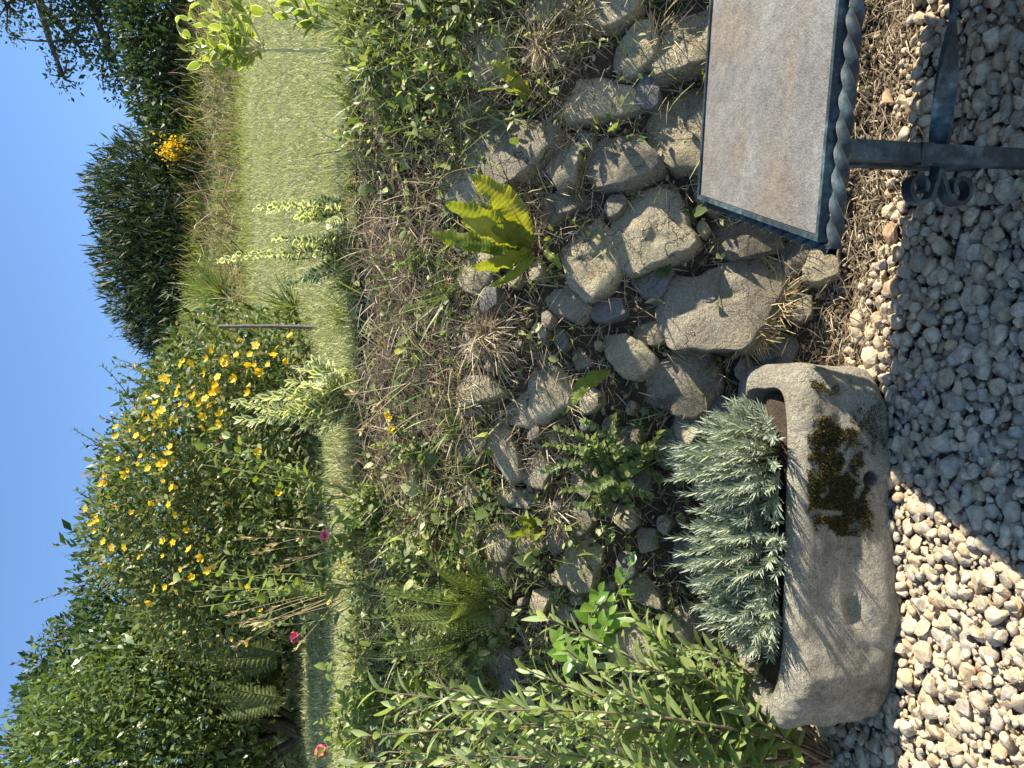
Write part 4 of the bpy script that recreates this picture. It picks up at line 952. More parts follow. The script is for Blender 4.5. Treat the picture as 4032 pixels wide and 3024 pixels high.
# --- fresh green grass tufts
def gtuft(x, y, label, n, L, seed, mat='verge', spread=.5, up=.8, wid=.005):
    rg = np.random.default_rng(seed); b = HIT(x, y) + OUT * .005; t = thing('grass_tuft', b, label, 'grass tuft', 'green grass tufts on the bank')
    d = np.stack([rg.normal(0, spread, n), rg.normal(-.35, .35, n), rg.normal(up, .35, n)], -1); l = L * rg.uniform(.5, 1.15, n)
    Mesh().leaves(STRAND, b + rg.normal(0, .015, (n, 3)) * [1.4, .5, .6], d, OUT + rg.normal(0, .4, (n, 3)), l, wid / l).build('blades', M[mat], t)
gtuft(1800, 1690, 'broad-bladed grass tuft left of the wedge-shaped stone', 40, .10, 81, 'weed', .5, .2, .007)
gtuft(1790, 1150, 'long drooping grass blades beside the large strap-leaved fern', 26, .17, 82, 'weed', .5, .5, .006)
gtuft(1420, 90, 'green grass tuft at the foot of the variegated sapling', 170, .13, 83, 'verge', .6, .6, .004)
gtuft(1480, 250, 'leafy grass tuft on the lip of the bank behind the table', 120, .12, 84, 'weed', .6, .4, .005)
gtuft(1400, 1110, 'bright grass tuft on the lawn edge above the fern', 140, .10, 85, 'verge', .6, .7, .0035)
gtuft(1370, 1250, 'grass tuft at the lawn edge beside the wooden stake', 140, .11, 86, 'verge', .6, .7, .0035)

# ================================================================== SHRUBS, HEDGES AND TREES BEHIND
def crown(mm, ells, n, tmpl, size, rg, wid=1.0, shell=.14, lump=.16, freq=2.6, updir=.35, spread=.7, tone=None, gap=-.42, facing=.3):
    vol = np.array([np.prod(e[1]) ** (2 / 3) for e in ells]); which = rg.choice(len(ells), n, p=vol / vol.sum())
    C_ = np.array([e[0] for e in ells])[which]; R_ = np.array([e[1] for e in ells])[which]
    dr = unit(rg.normal(size=(n, 3)) + [0, -facing, .15])
    k = np.array([nz(d, freq, 13.0 * w + 1) + .5 * nz(d, freq * 2.7, 5.0 * w + 2) for d, w in zip(dr, which)])
    r = (1 + lump * k) * (1 - np.abs(rg.normal(0, shell, n)) * np.where(rg.random(n) < .3, 2.8, 1)); r = np.maximum(r, .25); ok = (k > gap + rg.normal(0, .15, n)) | (rg.random(n) < .15)
    pos = C_ + dr * R_ * r[:, None]; pos, dr, R_ = pos[ok], dr[ok], R_[ok]; n = len(pos)
    ok = pos[:, 2] > T(pos[:, 0], pos[:, 1]) - .02; pos, dr = pos[ok], dr[ok]; n = len(pos)
    d = dr * .7 + rg.normal(0, spread, (n, 3)) + [0, 0, updir]; up = dr * .6 + [0.1, -.1, .8] + rg.normal(0, .5, (n, 3))
    s = size * np.exp(rg.normal(0, .25, n)); mm.leaves(tmpl, pos, d, up, s, wid, None if tone is None else np.clip(rg.normal(*tone, n), 0, .99))
    return pos, dr
def E(x, y, Y, rx, ry, rz):        # ellipsoid centred where the survey ray meets depth Y; radii in metres
    return (P(x, y, Y), np.array([rx, ry, rz], float))
def limbs(mm, base, ells, rg, n=7, r0=.02):
    for i in range(n):
        c, R = ells[i % len(ells)]; tp = c + rg.uniform(-.6, .6, 3) * R; mm.tube(bez(base + rg.normal(0, r0, 3) * [1, 1, 0], tp, rg.normal(0, .08, 3), 8), np.linspace(r0, r0 * .2, 8), 6)

# --- hypericum bush with yellow flowers
hr = np.random.default_rng(101)
def flower_mesh(name, mat, cup, npet=5):
    V, Q, R = leaf_tmpl([(.05, .08), (.35, .30), (.7, .40), (.95, .24), (1.0, .1)], (-1, 0, 1), fold=.1, curl=-cup)
    mm = Mesh()
    for k in range(npet):
        a = k * 2 * math.pi / npet; R3 = np.array(Matrix.Rotation(a, 3, 'Z')); mm.add(V @ R3.T, Q, .2 + .15 * k)
    for k in range(14):
        a = k * 2.4; mm.leaves(NEEDLE, [[0, 0, .02]], [[math.cos(a) * .5, math.sin(a) * .5, 1]], [[0, .3, .2]], .38, 1.5, .05)
    return mm.mesh(name, mat)
FLM = [flower_mesh('flower', M['yellow'], c) for c in (.1, .35, .7)]
hy_base = np.array([-.15, 3.75, T(-.15, 3.75)])
hyp = thing('hypericum_bush', hy_base, 'rounded dark green bush covered with yellow flowers on the lawn', 'bush')
HE = [E(880, 1640, 3.75, .50, .42, .46), E(760, 1930, 3.85, .52, .45, .50), E(860, 2200, 3.8, .48, .42, .44), E(1090, 1470, 3.65, .30, .3, .24), E(1080, 1850, 3.6, .55, .4, .34), E(620, 1850, 4.0, .34, .3, .32), E(1090, 2180, 3.6, .45, .38, .32), E(960, 1440, 3.75, .30, .3, .30), E(560, 2080, 4.0, .34, .3, .32), E(780, 2380, 3.9, .3, .3, .34)]
HE = [(CAM + (c - CAM) * 1.13 + [0, 0, -.02], R_ * [1.08, 1.0, 1.04]) for c, R_ in HE]
hy_base = np.array([-.15, 4.15, T(-.15, 4.15)]); hyp.location = hy_base; WL[hyp.name] = hy_base
st = Mesh(); limbs(st, hy_base, HE, hr, 14, .012); st.build('stems', M['twig'], hyp)
hm = Mesh(); hpos, hdr = crown(hm, HE, 19000, OVATE_LO, .040, hr, .85, .12, .18, 2.8, .2, .7, (.42, .22)); hm.build('foliage', M['hyp'], hyp)
FLW = [(1150,1330),(855,1370),(905,1395),(1100,1375),(1075,1410),(740,1420),(760,1425),(1020,1450),(875,1430),(905,1430),(975,1425),(1100,1405),(1130,1420),(820,1470),(1300,1440),(645,1490),(650,1525),(720,1520),(985,1465),(1035,1460),(1140,1430),(865,1490),(858,1515),(780,1560),(815,1575),(840,1555),(990,1550),(890,1570),(1140,1505),(1170,1540),(600,1640),(650,1670),(620,1600),(640,1620),(660,1700),(590,1650),(545,1720),(570,1725),(470,1690),(475,1810),(565,1800),(660,1825),(645,1840),(800,1640),(875,1640),(835,1690),(420,1870),(425,1900),(445,1950),(385,2030),(475,1990),(700,2020),(1010,1785),(1095,1945),(440,2090),(385,2060),(730,2100),(690,2135),(755,2170),(655,2190),(700,2290),(660,2310),(600,2360),(985,2310),(985,2530),(1035,2415),(640,1900),(560,1900),(520,1850),(500,2150),(560,2200),(830,2250),(600,1980),(680,1760),(740,1600),(1060,1440),(990,1400)]
FLW = FLW + [(x + hr.normal(0, 38), y + hr.normal(0, 38)) for x, y in FLW if x < 1000]
pos = []
for x, y in FLW:
    d = unit(ray(x, y)); best = None
    for c, R in HE:
        o_ = (CAM - c) / (R * 1.05); dd = d / (R * 1.05); A = dd @ dd; Bq = o_ @ dd; Cq = o_ @ o_ - 1; D = Bq * Bq - A * Cq
        if D > 0:
            k = (-Bq - math.sqrt(D)) / A
            if best is None or k < best: best = k
    pos.append(CAM + d * (best if best else 3.9))
pos = np.array(pos); n_ = len(pos); dn = np.array([.25, -.75, .5]) + hr.normal(0, .35, (n_, 3)); leaf_objs(hyp, 'flower', FLM, pos + unit(dn) * .015, np.cross(dn, hr.normal(size=(n_, 3))), dn, hr.uniform(.012, .024, n_))
bm_ = Mesh(); idx = hr.choice(len(hpos), 1700); idx = idx[hpos[idx][:, 2] > hy_base[2] + .35]
bm_.leaves(CHIP, hpos[idx] + hdr[idx] * .035, hdr[idx] + hr.normal(0, .5, (len(idx), 3)), hr.normal(size=(len(idx), 3)), hr.uniform(.010, .022, len(idx)), 1.2); bm_.build('spent_flowers', M['bud'], hyp, 'stuff')

# --- mixed hedges behind
def hedge(name, label, cat, ells, n, tmpl, size, mat, seed, base=None, group='hedges and trees behind the lawn', twigs=40, twl=.35, **kw):
    rg = np.random.default_rng(seed); c0 = ells[0][0]; b = np.array([c0[0], c0[1], T(c0[0], c0[1])]) if base is None else np.asarray(base)
    t = thing(name, b, label, cat, group); tk = Mesh(); limbs(tk, b, ells, rg, max(8, len(ells) * 2), .035); tk.build('trunk', M['bark'], t)
    mm = Mesh(); pos, dr = crown(mm, ells, n, tmpl, size, rg, **kw)
    # shoots that break the outline
    tw = Mesh(); top = np.where(dr[:, 2] > .35)[0]
    for i in rg.choice(top, min(twigs, len(top)), replace=False):
        tip = pos[i] + (dr[i] * .4 + [rg.normal(0, .35), rg.normal(0, .2), .8]) * twl * rg.uniform(.3, 1.0); pts = bez(pos[i] - dr[i] * .1, tip, rg.normal(0, .02, 3), 6); tw.tube(pts, np.linspace(.006, .002, 6), 4)
        p, d, u_, uu = whorl(pts, 12, .15, 55, False); mm.leaves(tmpl, p, d, u_, size * .8 * rg.uniform(.6, 1.1, 12), kw.get('wid', 1.0))
    if tw.V: tw.build('twigs', M['twig'], t, 'stuff')
    mm.build('crown', M[mat], t); return t, pos, dr
# hawthorn hedge right behind the yellow bush
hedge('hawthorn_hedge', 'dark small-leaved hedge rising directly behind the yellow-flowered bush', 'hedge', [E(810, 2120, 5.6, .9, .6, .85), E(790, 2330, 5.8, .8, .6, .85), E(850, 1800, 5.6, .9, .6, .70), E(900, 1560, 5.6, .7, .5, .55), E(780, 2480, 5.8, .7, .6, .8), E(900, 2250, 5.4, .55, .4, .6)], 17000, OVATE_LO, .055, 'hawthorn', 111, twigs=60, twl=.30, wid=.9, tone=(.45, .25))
# thorny sprays standing above it
sp_ = thing('briar_sprays', P(640, 1640, 4.6), 'thin thorny sprays reaching above the yellow-flowered bush', 'briar'); sr_ = np.random.default_rng(113); ss, sv = Mesh(), Mesh()
for (x0, y0, x1, y1) in [(560, 1660, 400, 1440), (620, 1560, 480, 1500), (480, 1800, 290, 1690), (520, 1760, 330, 1755), (600, 1500, 470, 1440), (500, 1850, 380, 1730), (420, 1980, 300, 1930), (560, 1720, 390, 1640)]:
    pts = bez(P(x0, y0, 4.7), P(x1, y1, 4.6), sr_.normal(0, .04, 3), 9); Mesh().tube(pts, np.linspace(.005, .0018, 9), 4).build('stem', M['twig'], sp_); p, d, u_, uu = whorl(pts, 22, .1, 65, False); sv.leaves(OVATE_LO, p, d, u_, sr_.uniform(.022, .04, 22), 1.0)
sv.build('foliage', M['hawthorn'], sp_)
# privet on the left, with cream flower heads
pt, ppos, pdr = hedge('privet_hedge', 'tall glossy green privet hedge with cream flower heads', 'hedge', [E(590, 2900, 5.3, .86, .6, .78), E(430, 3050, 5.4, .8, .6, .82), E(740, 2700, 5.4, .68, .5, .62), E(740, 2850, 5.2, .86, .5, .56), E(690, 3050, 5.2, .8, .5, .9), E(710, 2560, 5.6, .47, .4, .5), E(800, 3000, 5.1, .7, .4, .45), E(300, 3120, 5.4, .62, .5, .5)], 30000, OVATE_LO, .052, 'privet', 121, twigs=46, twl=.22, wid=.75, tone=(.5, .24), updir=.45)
pg = np.random.default_rng(122); cand = np.where((pdr[:, 1] < -.25) & (pdr[:, 2] > -.2))[0]
for i in pg.choice(cand, 26, replace=False):
    c = ppos[i] + pdr[i] * .04; mm = Mesh(); n_ = 26; q = c + pg.normal(0, 1, (n_, 3)) * [.008, .008, .016]; mm.leaves(CHIP, q, pg.normal(size=(n_, 3)), pg.normal(size=(n_, 3)), .013, 1.6); mm.build('flower_head', M['cream'], pt)
# mound of twiggy growth on the skyline between the two
hedge('honeysuckle_mound', 'grey-green twiggy mound on the skyline behind the privet', 'shrub', [E(290, 2660, 6.3, .50, .4, .36), E(420, 2560, 6.3, .45, .4, .36), E(320, 2760, 6.3, .5, .4, .4)], 4500, OVATE_LO, .055, 'hawthorn', 131, twigs=40, twl=.22, wid=.9, tone=(.75, .2))
# dark cypress hedge
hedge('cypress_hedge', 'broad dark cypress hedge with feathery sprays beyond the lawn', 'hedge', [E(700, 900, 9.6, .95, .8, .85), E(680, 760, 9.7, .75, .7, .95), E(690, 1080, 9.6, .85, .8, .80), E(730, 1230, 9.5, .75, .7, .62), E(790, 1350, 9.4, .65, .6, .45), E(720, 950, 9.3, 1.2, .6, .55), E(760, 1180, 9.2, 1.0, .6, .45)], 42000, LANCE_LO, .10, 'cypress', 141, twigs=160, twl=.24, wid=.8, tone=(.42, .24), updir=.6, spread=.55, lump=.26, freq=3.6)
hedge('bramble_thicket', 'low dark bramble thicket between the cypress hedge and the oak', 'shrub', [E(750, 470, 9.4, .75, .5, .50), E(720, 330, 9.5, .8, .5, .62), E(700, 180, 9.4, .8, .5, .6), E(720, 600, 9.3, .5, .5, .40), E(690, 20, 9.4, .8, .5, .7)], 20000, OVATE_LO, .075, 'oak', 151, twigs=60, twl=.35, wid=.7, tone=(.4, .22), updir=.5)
# oak on the right
oak_b = P(620, -10, 10.4); oak_b = np.array([oak_b[0] + .25, 10.4, T(oak_b[0], 10.4)])
org_ = np.random.default_rng(161); oak = thing('oak_tree', oak_b, 'dark oak tree with spreading branches at the edge of the lawn', 'tree', 'hedges and trees behind the lawn'); tk = Mesh()
OE = [E(330, 60, 10.2, .62, .6, .52), E(420, 190, 10.1, .50, .5, .42), E(480, 290, 10.0, .38, .4, .28), E(290, 160, 10.2, .42, .4, .40), E(430, 20, 10.2, .6, .5, .5), E(30, 15, 10.2, .45, .5, .22), E(120, -160, 10.4, .8, .8, .7), E(330, -200, 10.4, .9, .9, .9), E(40, -420, 10.6, 1.1, 1, 1.0), E(380, -480, 10.5, 1.0, .9, 1.1), E(250, 300, 10.1, .22, .3, .16)]
trunk_top = oak_b + np.array([.25, 0, 2.6]); tk.tube(bez(oak_b - [0, 0, .2], trunk_top, (.1, 0, 0), 10), np.linspace(.20, .10, 10), 9)
for c, R in OE:
    a = oak_b + (trunk_top - oak_b) * org_.uniform(.35, .95); tk.tube(bez(a, c, (0, 0, .15), 8), np.linspace(.07, .02, 8), 6)
    for _ in range(5): tk.tube(bez(c, c + org_.normal(0, .55, 3) * R, org_.normal(0, .05, 3), 5), np.linspace(.02, .005, 5), 4)
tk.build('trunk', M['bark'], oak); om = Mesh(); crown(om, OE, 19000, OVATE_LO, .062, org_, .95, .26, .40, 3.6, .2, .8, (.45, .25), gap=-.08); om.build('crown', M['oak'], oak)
# gorse in flower
gq = np.random.default_rng(171); gp = P(720, 625, 8.9); gs = thing('gorse_bush', gp * [1, 1, 0] + [0, 0, T(gp[0], gp[1])], 'small gorse bush with a bright yellow flower cluster under the cypress hedge', 'shrub')
gm_ = Mesh(); crown(gm_, [E(770, 620, 8.9, .28, .25, .26)], 1500, LANCE_LO, .08, gq, .6, updir=.6); gm_.build('crown', M['hawthorn'], gs)
fm = Mesh(); q = gp + gq.normal(0, 1, (420, 3)) * [.07, .05, .085] + [.05, -.15, .03]; fm.leaves(CHIP, q, gq.normal(size=(420, 3)), gq.normal(size=(420, 3)), .032, 1.4); fm.build('flowers', M['yellow'], gs, 'stuff')
# rough bank with long grass and dead stems beyond the lawn
fr_g = np.random.default_rng(181); n_ = 17000; x = fr_g.uniform(-3.5, 6.5, n_); y = lawn_far(x) + np.where(fr_g.random(n_) < .6, fr_g.uniform(1.12, 1.9, n_), fr_g.uniform(.2, 1.2, n_)); z = T(x, y); L = fr_g.uniform(.07, .24, n_); low = y < lawn_far(x) + 1.15
mm = Mesh(); mm.leaves(STRAND, np.stack([x, y, z - .01], -1), np.stack([fr_g.normal(0, .5, n_), fr_g.normal(-.55, .4, n_), fr_g.normal(.7, .4, n_)], -1), fr_g.normal(size=(n_, 3)), L * np.where(low, .8, 1), fr_g.uniform(.006, .014, n_) / L)
tag(mm.build('rough_grass', M['verge'], None, 'stuff'), 'long rough grass along the far edge of the lawn', 'grass')
n_ = 4500; x = fr_g.uniform(-2.5, 6.5, n_); y = lawn_far(x) + fr_g.uniform(.5, 1.35, n_); z = T(x, y); L = fr_g.uniform(.12, .42, n_)
mm = Mesh(); mm.leaves(STRAND, np.stack([x, y, z], -1), np.stack([fr_g.normal(0, .6, n_), fr_g.normal(-.5, .35, n_), fr_g.normal(-.1, .7, n_)], -1), fr_g.normal(size=(n_, 3)), L, fr_g.uniform(.005, .012, n_) / L)
tag(mm.build('dead_bracken_litter', M['thatch'], None, 'stuff'), 'brown dead bracken and roots on the low bank beyond the lawn', 'dead bracken')
# bracken in front of the hedge
for k, (bx_, by_, bY, tips, lab) in enumerate([
    (640, 2400, 4.75, [(385, 2300), (420, 2380), (480, 2260), (380, 2440), (560, 2330), (350, 2390)], 'pale bracken fronds against the skyline between the hedges'),
    (930, 2580, 4.95, [(640, 2500), (700, 2580), (740, 2660), (700, 2440), (800, 2720), (640, 2600), (780, 2500)], 'arching bracken beside the foot of the privet hedge'),
    (940, 2760, 4.85, [(760, 2660), (790, 2760), (820, 2840), (740, 2720)], 'low bracken before the privet at the small strip of lawn')]):
    b = P(bx_, by_, bY); b[2] = max(T(b[0], b[1]), b[2] - .3); bracken(b, [P(x, y, bY - .06) for x, y in tips], lab, .085, 190 + k, (.25, -.9, .4), (0, -.05, .08), 'bracken plants')
# long grass under the privet
gtuft(1060, 2560, 'long arching grass at the foot of the privet hedge beside the bracken', 240, .40, 201, 'verge', .7, .7, .008)
gtuft(1080, 2800, 'pale long grass clump under the privet at the lawn strip', 320, .42, 202, 'verge', .8, .7, .008)
gtuft(1060, 2960, 'drooping grass clump under the far end of the privet', 260, .45, 203, 'verge', .8, .6, .009)
gtuft(900, 1180, 'long grass verge under the end of the cypress hedge', 300, .50, 204, 'verge', .8, .8, .010)
gtuft(1180, 1230, 'green grass clump beside the wooden stake', 200, .24, 205, 'weed', .7, .7, .006)

# --- wooden stake beside the bush
sb_ = P(1130, 1290, 3.85); sb_[2] = T(sb_[0], sb_[1]); tp = P(862, 1286, 3.87)
stk = Mesh(); pts = bez(sb_ - [0, 0, .05], tp, (.01, 0, 0), 14); stk.tube(pts, np.linspace(.0105, .008, 14) * (1 + .14 * np.sin(np.arange(14) * 2.1)), 9); stk.add([tp + [.008, 0, 0], tp + [0, .008, 0], tp - [.008, 0, 0], tp - [0, .008, 0]], [(0, 1, 2, 3)])
tag(stk.build('wooden_stake', M['postwood']), 'thin weathered wooden stake standing beside the yellow-flowered bush', 'stake')

# --- variegated sapling on the right with single leaves
ur = np.random.default_rng(211); VM = [Mesh().add(OVATE_HI[0] * [1, w_, z_], OVATE_HI[1], .5, OVATE_HI[2]).mesh('leaf', M['vari']) for w_, z_ in ((.95, 1), (1.1, 1.5), (.8, .4), (1.0, -.5))]
ub = HIT(1352, 202); uY = ub[1]; ut = [P(x, y, uY + ur.uniform(-.12, .12)) for x, y in [(715, 60), (720, 130), (740, 200), (790, 240), (860, 270), (800, 100), (830, 30), (760, 10), (880, 170), (950, 210), (930, 90), (1010, 260), (1000, 20), (1100, 60), (1080, 150), (1150, 20), (1200, 100), (880, -60), (1050, -80)]]
node = P(1040, 196, uY); node2 = P(1120, 40, uY)
ut = [P(x, y, uY + ur.uniform(-.12, .12)) for x, y in [(715, 60), (720, 130), (745, 200), (790, 245), (870, 270), (810, 100), (840, 30), (760, 0), (890, 165), (940, 110), (960, 250), (900, -50)]]
sap = shoot_shrub('variegated_sapling', node, ut, 'slender sapling with cream-edged yellow-green leaves at the lip of the bank', 'sapling', M['vari'], M['palestem'], OVATE_HI, 13, .072, ur, 50, True, .38, .025, .0034, 300, VM)
Mesh().tube(bez(ub - [0, 0, .03], node, (0, 0, 0), 8), np.linspace(.0062, .0048, 8), 8).build('main_stem', M['palestem'], sap)
for tp_ in [(1060, -20), (1150, 20), (1210, 90), (1000, 40), (1240, 20)]:
    pts = bez(ub + [.06, 0, 0], P(tp_[0], tp_[1], uY), (.02, 0, .02), 9); Mesh().tube(pts, np.linspace(.0035, .0015, 9), 6).build('side_stem', M['palestem'], sap); p, d, up_, u_ = whorl(pts, 9, .5, 52, True); leaf_objs(sap, 'leaf', VM, p, d, up_, .066 * ur.uniform(.7, 1.15, 9))
# --- variegated low shrubs
def vshrub(name, bx_, by_, tips, label, nleaf, ls, seed, mat='vari2', dy=.1, tm=LANCE, wid=1.6, ang=50):
    rg = np.random.default_rng(seed); b = HIT(bx_, by_); tp = [P(x, y, b[1] + rg.uniform(-dy, dy)) for x, y in tips]
    shoot_shrub(name, b, tp, label, 'shrub', M[mat], M['twig'], tm, nleaf, ls, rg, ang, True, .12, .03, .003, wid=wid)
vshrub('cream_edged_shrub', 1400, 1560, [(930, 1585), (990, 1600), (1050, 1560), (1100, 1640), (1150, 1500), (1180, 1450), (1230, 1420), (1200, 1680), (1280, 1700), (1150, 1600), (1250, 1560), (1330, 1470), (1300, 1640), (1060, 1620), (1120, 1540), (1350, 1600), (1270, 1500), (1010, 1660), (960, 1650)], 'cream-edged narrow-leaved shrub on the lawn edge before the yellow-flowered bush', 38, .066, 221)
vshrub('variegated_holly', 1390, 850, [(1010, 815), (1060, 830), (1150, 800), (1200, 870), (1250, 790), (1300, 880), (1180, 850)], 'upright small variegated holly shrub on the bank lip', 40, .036, 222, wid=2.0, tm=OVATE, ang=60)
vshrub('variegated_holly', 1395, 960, [(865, 1025), (930, 1000), (1010, 985), (1080, 940), (1180, 960), (1250, 1000), (1300, 930), (1130, 1130), (1200, 1100), (1280, 1060)], 'leaning small variegated holly shrub with one long spray', 40, .036, 223, wid=2.0, tm=OVATE, ang=60)

# --- rose bushes with leafy sprays and pink blooms
ROM = [Mesh().add(OVATE_HI[0] * [1, w_, z_], OVATE_HI[1], .5).mesh('leaf', M['rose']) for w_, z_ in ((1.2, 1), (1.35, 1.4), (1.1, .5))]
def rose_bloom():
    mm = Mesh(); V, Q, R = leaf_tmpl([(0, .12), (.35, .42), (.75, .5), (1.0, .28)], (-1, -.4, .4, 1), fold=.35, curl=.25)
    for ring, (nn_, tilt, s) in enumerate([(3, 80, .62), (4, 66, .8), (5, 45, .95), (5, 20, 1.0)]):
        for k in range(nn_):
            R3 = np.array(Matrix.Rotation(k * 6.283 / nn_ + ring * .5, 3, 'Z') @ Matrix.Rotation(math.radians(-tilt), 3, 'Y')); mm.add((V * s) @ R3.T, Q, .15 + .25 * ring + .02 * k)
    return mm.mesh('bloom', M['pink'])
RB = rose_bloom()
def rose(bx_, by_, tips, blooms, label, seed, ls=.060, nl=12, Yoff=-.08):
    rg = np.random.default_rng(seed); b = HIT(bx_, by_); tp = [P(x, y, b[1] + Yoff + rg.uniform(-.1, .08)) for x, y in tips]
    t = shoot_shrub('rose_bush', b, tp, label, 'rose bush', M['rose'], M['greenstem'], OVATE_HI, nl, ls, rg, 62, False, .35, .05, .003, 999, ROM, group='rose bushes on the bank top')
    for (x, y, s) in blooms:
        p = P(x, y, b[1] + Yoff); dn = np.array([.3, -.8, .5]) + rg.normal(0, .2, 3); leaf_objs(t, 'bloom', [RB], [p], [np.cross(dn, [.3, .2, .9])], [dn], s)
        Mesh().tube(bez(b, p - unit(dn) * .008, (.02, -.03, .03), 8), np.linspace(.003, .0015, 8), 5).build('flower_stalk', M['greenstem'], t)
rose(1460, 1950, [(760, 1750), (800, 1830), (860, 1690), (900, 1810), (930, 1880), (1000, 1950), (950, 1780), (840, 1760), (1050, 1900)], [(1282, 2108, .022)], 'rose bush with leafy shoots across the yellow-flowered bush and one fading bloom', 231, nl=9)
rose(1470, 2300, [(710, 2280), (760, 2330), (810, 2250), (850, 2350), (900, 2400), (780, 2390), (950, 2280), (1000, 2350), (1020, 2440), (1080, 2300)], [(1163, 2508, .022)], 'rose bush with a dense leafy top and one deep pink bud', 232, nl=8)
rose(1460, 2080, [(1200, 2130), (1240, 2060), (1300, 2180), (1180, 2230), (1330, 2030), (1260, 2250)], [], 'low rose shoots without blooms between the two taller rose bushes', 233, nl=9)
rose(1480, 2850, [(1300, 2900), (1250, 2960), (1330, 2820), (1380, 2960), (1350, 2720), (1420, 2660), (1280, 2620)], [(1266, 2958, .026)], 'rose bush with one open pink bloom before the strip of lawn', 234)

# --- tall dry grasses with seed heads
def seedgrass(bx_, by_, tips, label, seed):
    rg = np.random.default_rng(seed); b = HIT(bx_, by_); t = thing('seed_grass', b, label, 'grass', 'tall dry grasses on the bank top'); st = Mesh(); hd = Mesh()
    for (x, y) in tips:
        tp = P(x, y, b[1] + rg.uniform(-.15, .1)); pts = bez(b + rg.normal(0, .02, 3) * [1, .5, 0], tp, rg.normal(0, .02, 3) + [0, 0, .02], 9); st.tube(pts, np.linspace(.0014, .0007, 9), 4)
        u = np.linspace(.86, 1, 16); p = along(pts, u); dd = unit(pts[-1] - pts[-3]); hd.leaves(CHIP, p, dd + rg.normal(0, .28, (16, 3)), rg.normal(size=(16, 3)), .024, .5)
    st.build('stalks', M['straw'], t); hd.build('seed_heads', M['straw'], t)
seedgrass(1480, 2130, [(940, 2120), (1010, 2180), (1100, 2080), (1060, 2150), (1150, 2200), (1180, 2120), (1230, 2050), (1090, 2240)], 'dry seed grasses standing before the dark side of the yellow-flowered bush', 241)
seedgrass(1400, 2320, [(950, 2450), (970, 2465), (990, 2440), (1010, 2470), (1040, 2455), (930, 2545), (1060, 2400), (910, 2420), (1160, 2560)], 'bundle of leaning straw-coloured seed grasses among the roses', 242)
seedgrass(1650, 1480, [(1740, 1250), (1480, 1600), (1420, 1700), (1500, 1350), (1380, 1550)], 'few thin dry grass stalks crossing the bank lip', 243)
seedgrass(1500, 2000, [(1330, 1800), (1350, 1950), (1380, 1850), (1300, 2000), (1320, 1900)], 'thin dry grass stalks over the lawn edge below the bush', 244)
# --- trefoil flowers
TFM = [flower_mesh('flower', M['yellow'], .5)]
def trefoil(spots, label, seed):
    rg = np.random.default_rng(seed); pos = np.array([HIT(x, y) + OUT * .05 for x, y in spots]); b = pos.mean(0) - OUT * .05; t = thing('trefoil_plant', b, label, 'wildflower', 'small yellow wildflowers on the bank'); n = len(pos); st = Mesh()
    for p in pos: st.tube(bez(b, p, (0, -.01, 0), 5), .001, 4)
    st.build('stems', M['greenstem'], t); q = (b + rg.normal(0, .035, (60, 3))); Mesh().leaves(OVATE, q, rg.normal(size=(60, 3)) + [0, -.5, .2], OUT + rg.normal(0, .4, (60, 3)), .016, 1.2).build('foliage', M['weed'], t)
    leaf_objs(t, 'flower', TFM, pos, rg.normal(size=(n, 3)), np.array([.2, -.8, .5]) + rg.normal(0, .3, (n, 3)), .012)
trefoil([(1560, 1630), (1570, 1650), (1575, 1690), (1580, 1685), (1545, 1748)], 'small yellow trefoil flowers on the bank lip above the grass tuft', 251)
trefoil([(1375, 2205), (1380, 2215), (1325, 2355), (1322, 2362)], 'small yellow flowers among the bracken at the bank top', 252)
trefoil([(1420, 2565), (1425, 2572)], 'single yellow flower in the weeds above the willowy shrub', 253)

# --- leafy weeds one can tell apart on the bank
def leafy(bx_, by_, r_px, label, seed, nsh=9, nl=14, ls=.034, tm=OVATE, wid=1.2, mat='rose', lift=.07):
    rg = np.random.default_rng(seed); b = HIT(bx_, by_); tips = []
    for k in range(nsh):
        a = rg.uniform(0, 6.28); q = P(bx_ + r_px * math.cos(a) * rg.uniform(.5, 1) - r_px * .2, by_ + r_px * math.sin(a) * rg.uniform(.5, 1), b[1] - rg.uniform(.02, lift)); tips.append(q)
    shoot_shrub('leafy_weed', b, tips, label, 'weed', M[mat], M['greenstem'], tm, nl, ls, rg, 60, True, .15, .02, .0018, wid=wid, group='leafy weeds on the bank')
leafy(1500, 60, 140, 'bushy bright weed at the lip of the bank behind the slate table', 301, 14, 20, .028, LANCE, 1.5, 'weed')
leafy(1640, 150, 150, 'feathery green weed on the bank behind the middle of the table', 302, 14, 22, .026, LANCE, 1.6, 'weed')
leafy(1800, 60, 130, 'broad-leaved green weed above the straw tuft behind the table', 303, 10, 14, .032, OVATE, 1.3, 'cot')
leafy(1560, 420, 120, 'small leafy weed left of the feathery weed on the bank lip', 304, 8, 14, .026, OVATE, 1.2, 'weed')
leafy(1650, 1000, 110, 'low weed above the large strap-leaved fern', 305, 8, 14, .024, OVATE, 1.2, 'weed')
leafy(1640, 1780, 150, 'bushy weed under the small yellow trefoil flowers', 306, 14, 18, .027, OVATE, 1.1, 'weed')
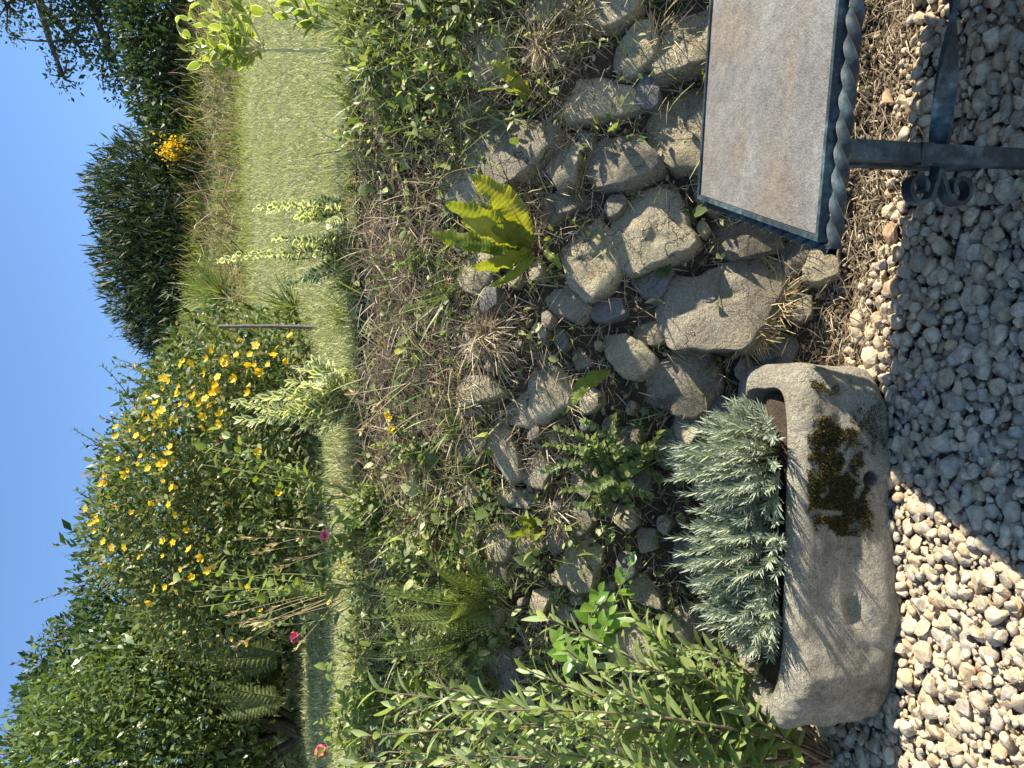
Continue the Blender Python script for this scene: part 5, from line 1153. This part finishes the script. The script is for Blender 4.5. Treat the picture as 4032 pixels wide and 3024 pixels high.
leafy(1500, 2030, 150, 'clover-leaved weed below the roses on the bank lip', 307, 14, 16, .034, ROUND, 1.0, 'rose')
leafy(1620, 2260, 160, 'tangled weed among the bracken fronds on the bank', 308, 14, 18, .028, OVATE, 1.1, 'weed')
leafy(1480, 2560, 170, 'dark leafy weed below the single yellow flower', 309, 14, 18, .034, OVATE, 1.3, 'weed')
leafy(1550, 2760, 170, 'leafy bramble shoots behind the tips of the willowy shrub', 310, 14, 16, .042, OVATE, 1.4, 'rose')
leafy(1950, 2480, 150, 'bright feathery weed under the lacy fern clump', 311, 14, 22, .026, LANCE, 1.6, 'cot')
leafy(1420, 2880, 160, 'leafy weed at the foot of the rose with the open pink bloom', 312, 14, 18, .034, OVATE, 1.2, 'rose')
leafy(3260, 2960, 130, 'broad-leaved weed in the shade at the end of the trough', 313, 9, 10, .05, OVATE, 1.4, 'weed')
leafy(2650, 2600, 90, 'small toothed weed between the willowy shrub and the lavender', 314, 8, 12, .035, OVATE, 1.2, 'rose')

# --- fallen leaves lying on the stones and gravel
dl = np.random.default_rng(401); DLM = [Mesh().add(OVATE_HI[0] * [1, 1.3, z_], OVATE_HI[1], .5).mesh('leaf_blade', M['dryleaf']) for z_ in (1.5, -1.2, 2.2)]
for k, (x, y, zo, sz, lab) in enumerate([(3490, 365, .02, .045, 'curled orange dead leaf on the soil below the twisted table rim'), (3445, 1260, .03, .036, 'orange dead leaf lying on the lit gravel beside the straw'), (3415, 1490, .03, .034, 'tan dead leaf on the gravel at the corner of the trough'), (2105, 258, .03, .052, 'pinkish dead leaf hanging before a shaded stone behind the table'), (3000, 2370, .03, .035, 'brown dead leaf under the lavender at the trough rim')]):
    p = (HIT(x, y) + [0, -.012, .012]) if k != 4 else P(3030, 2360, 1.80); d = np.array([[dl.normal(), dl.normal() * .4, dl.normal() * .2]]); o_ = link('dead_leaf', DLM[k % 3], None, p); o_.rotation_euler = (dl.normal() * .5 + .5, dl.normal() * .4, dl.uniform(0, 6.28)); o_.scale = (sz,) * 3; tag(o_, lab, 'leaf', 'fallen dead leaves')
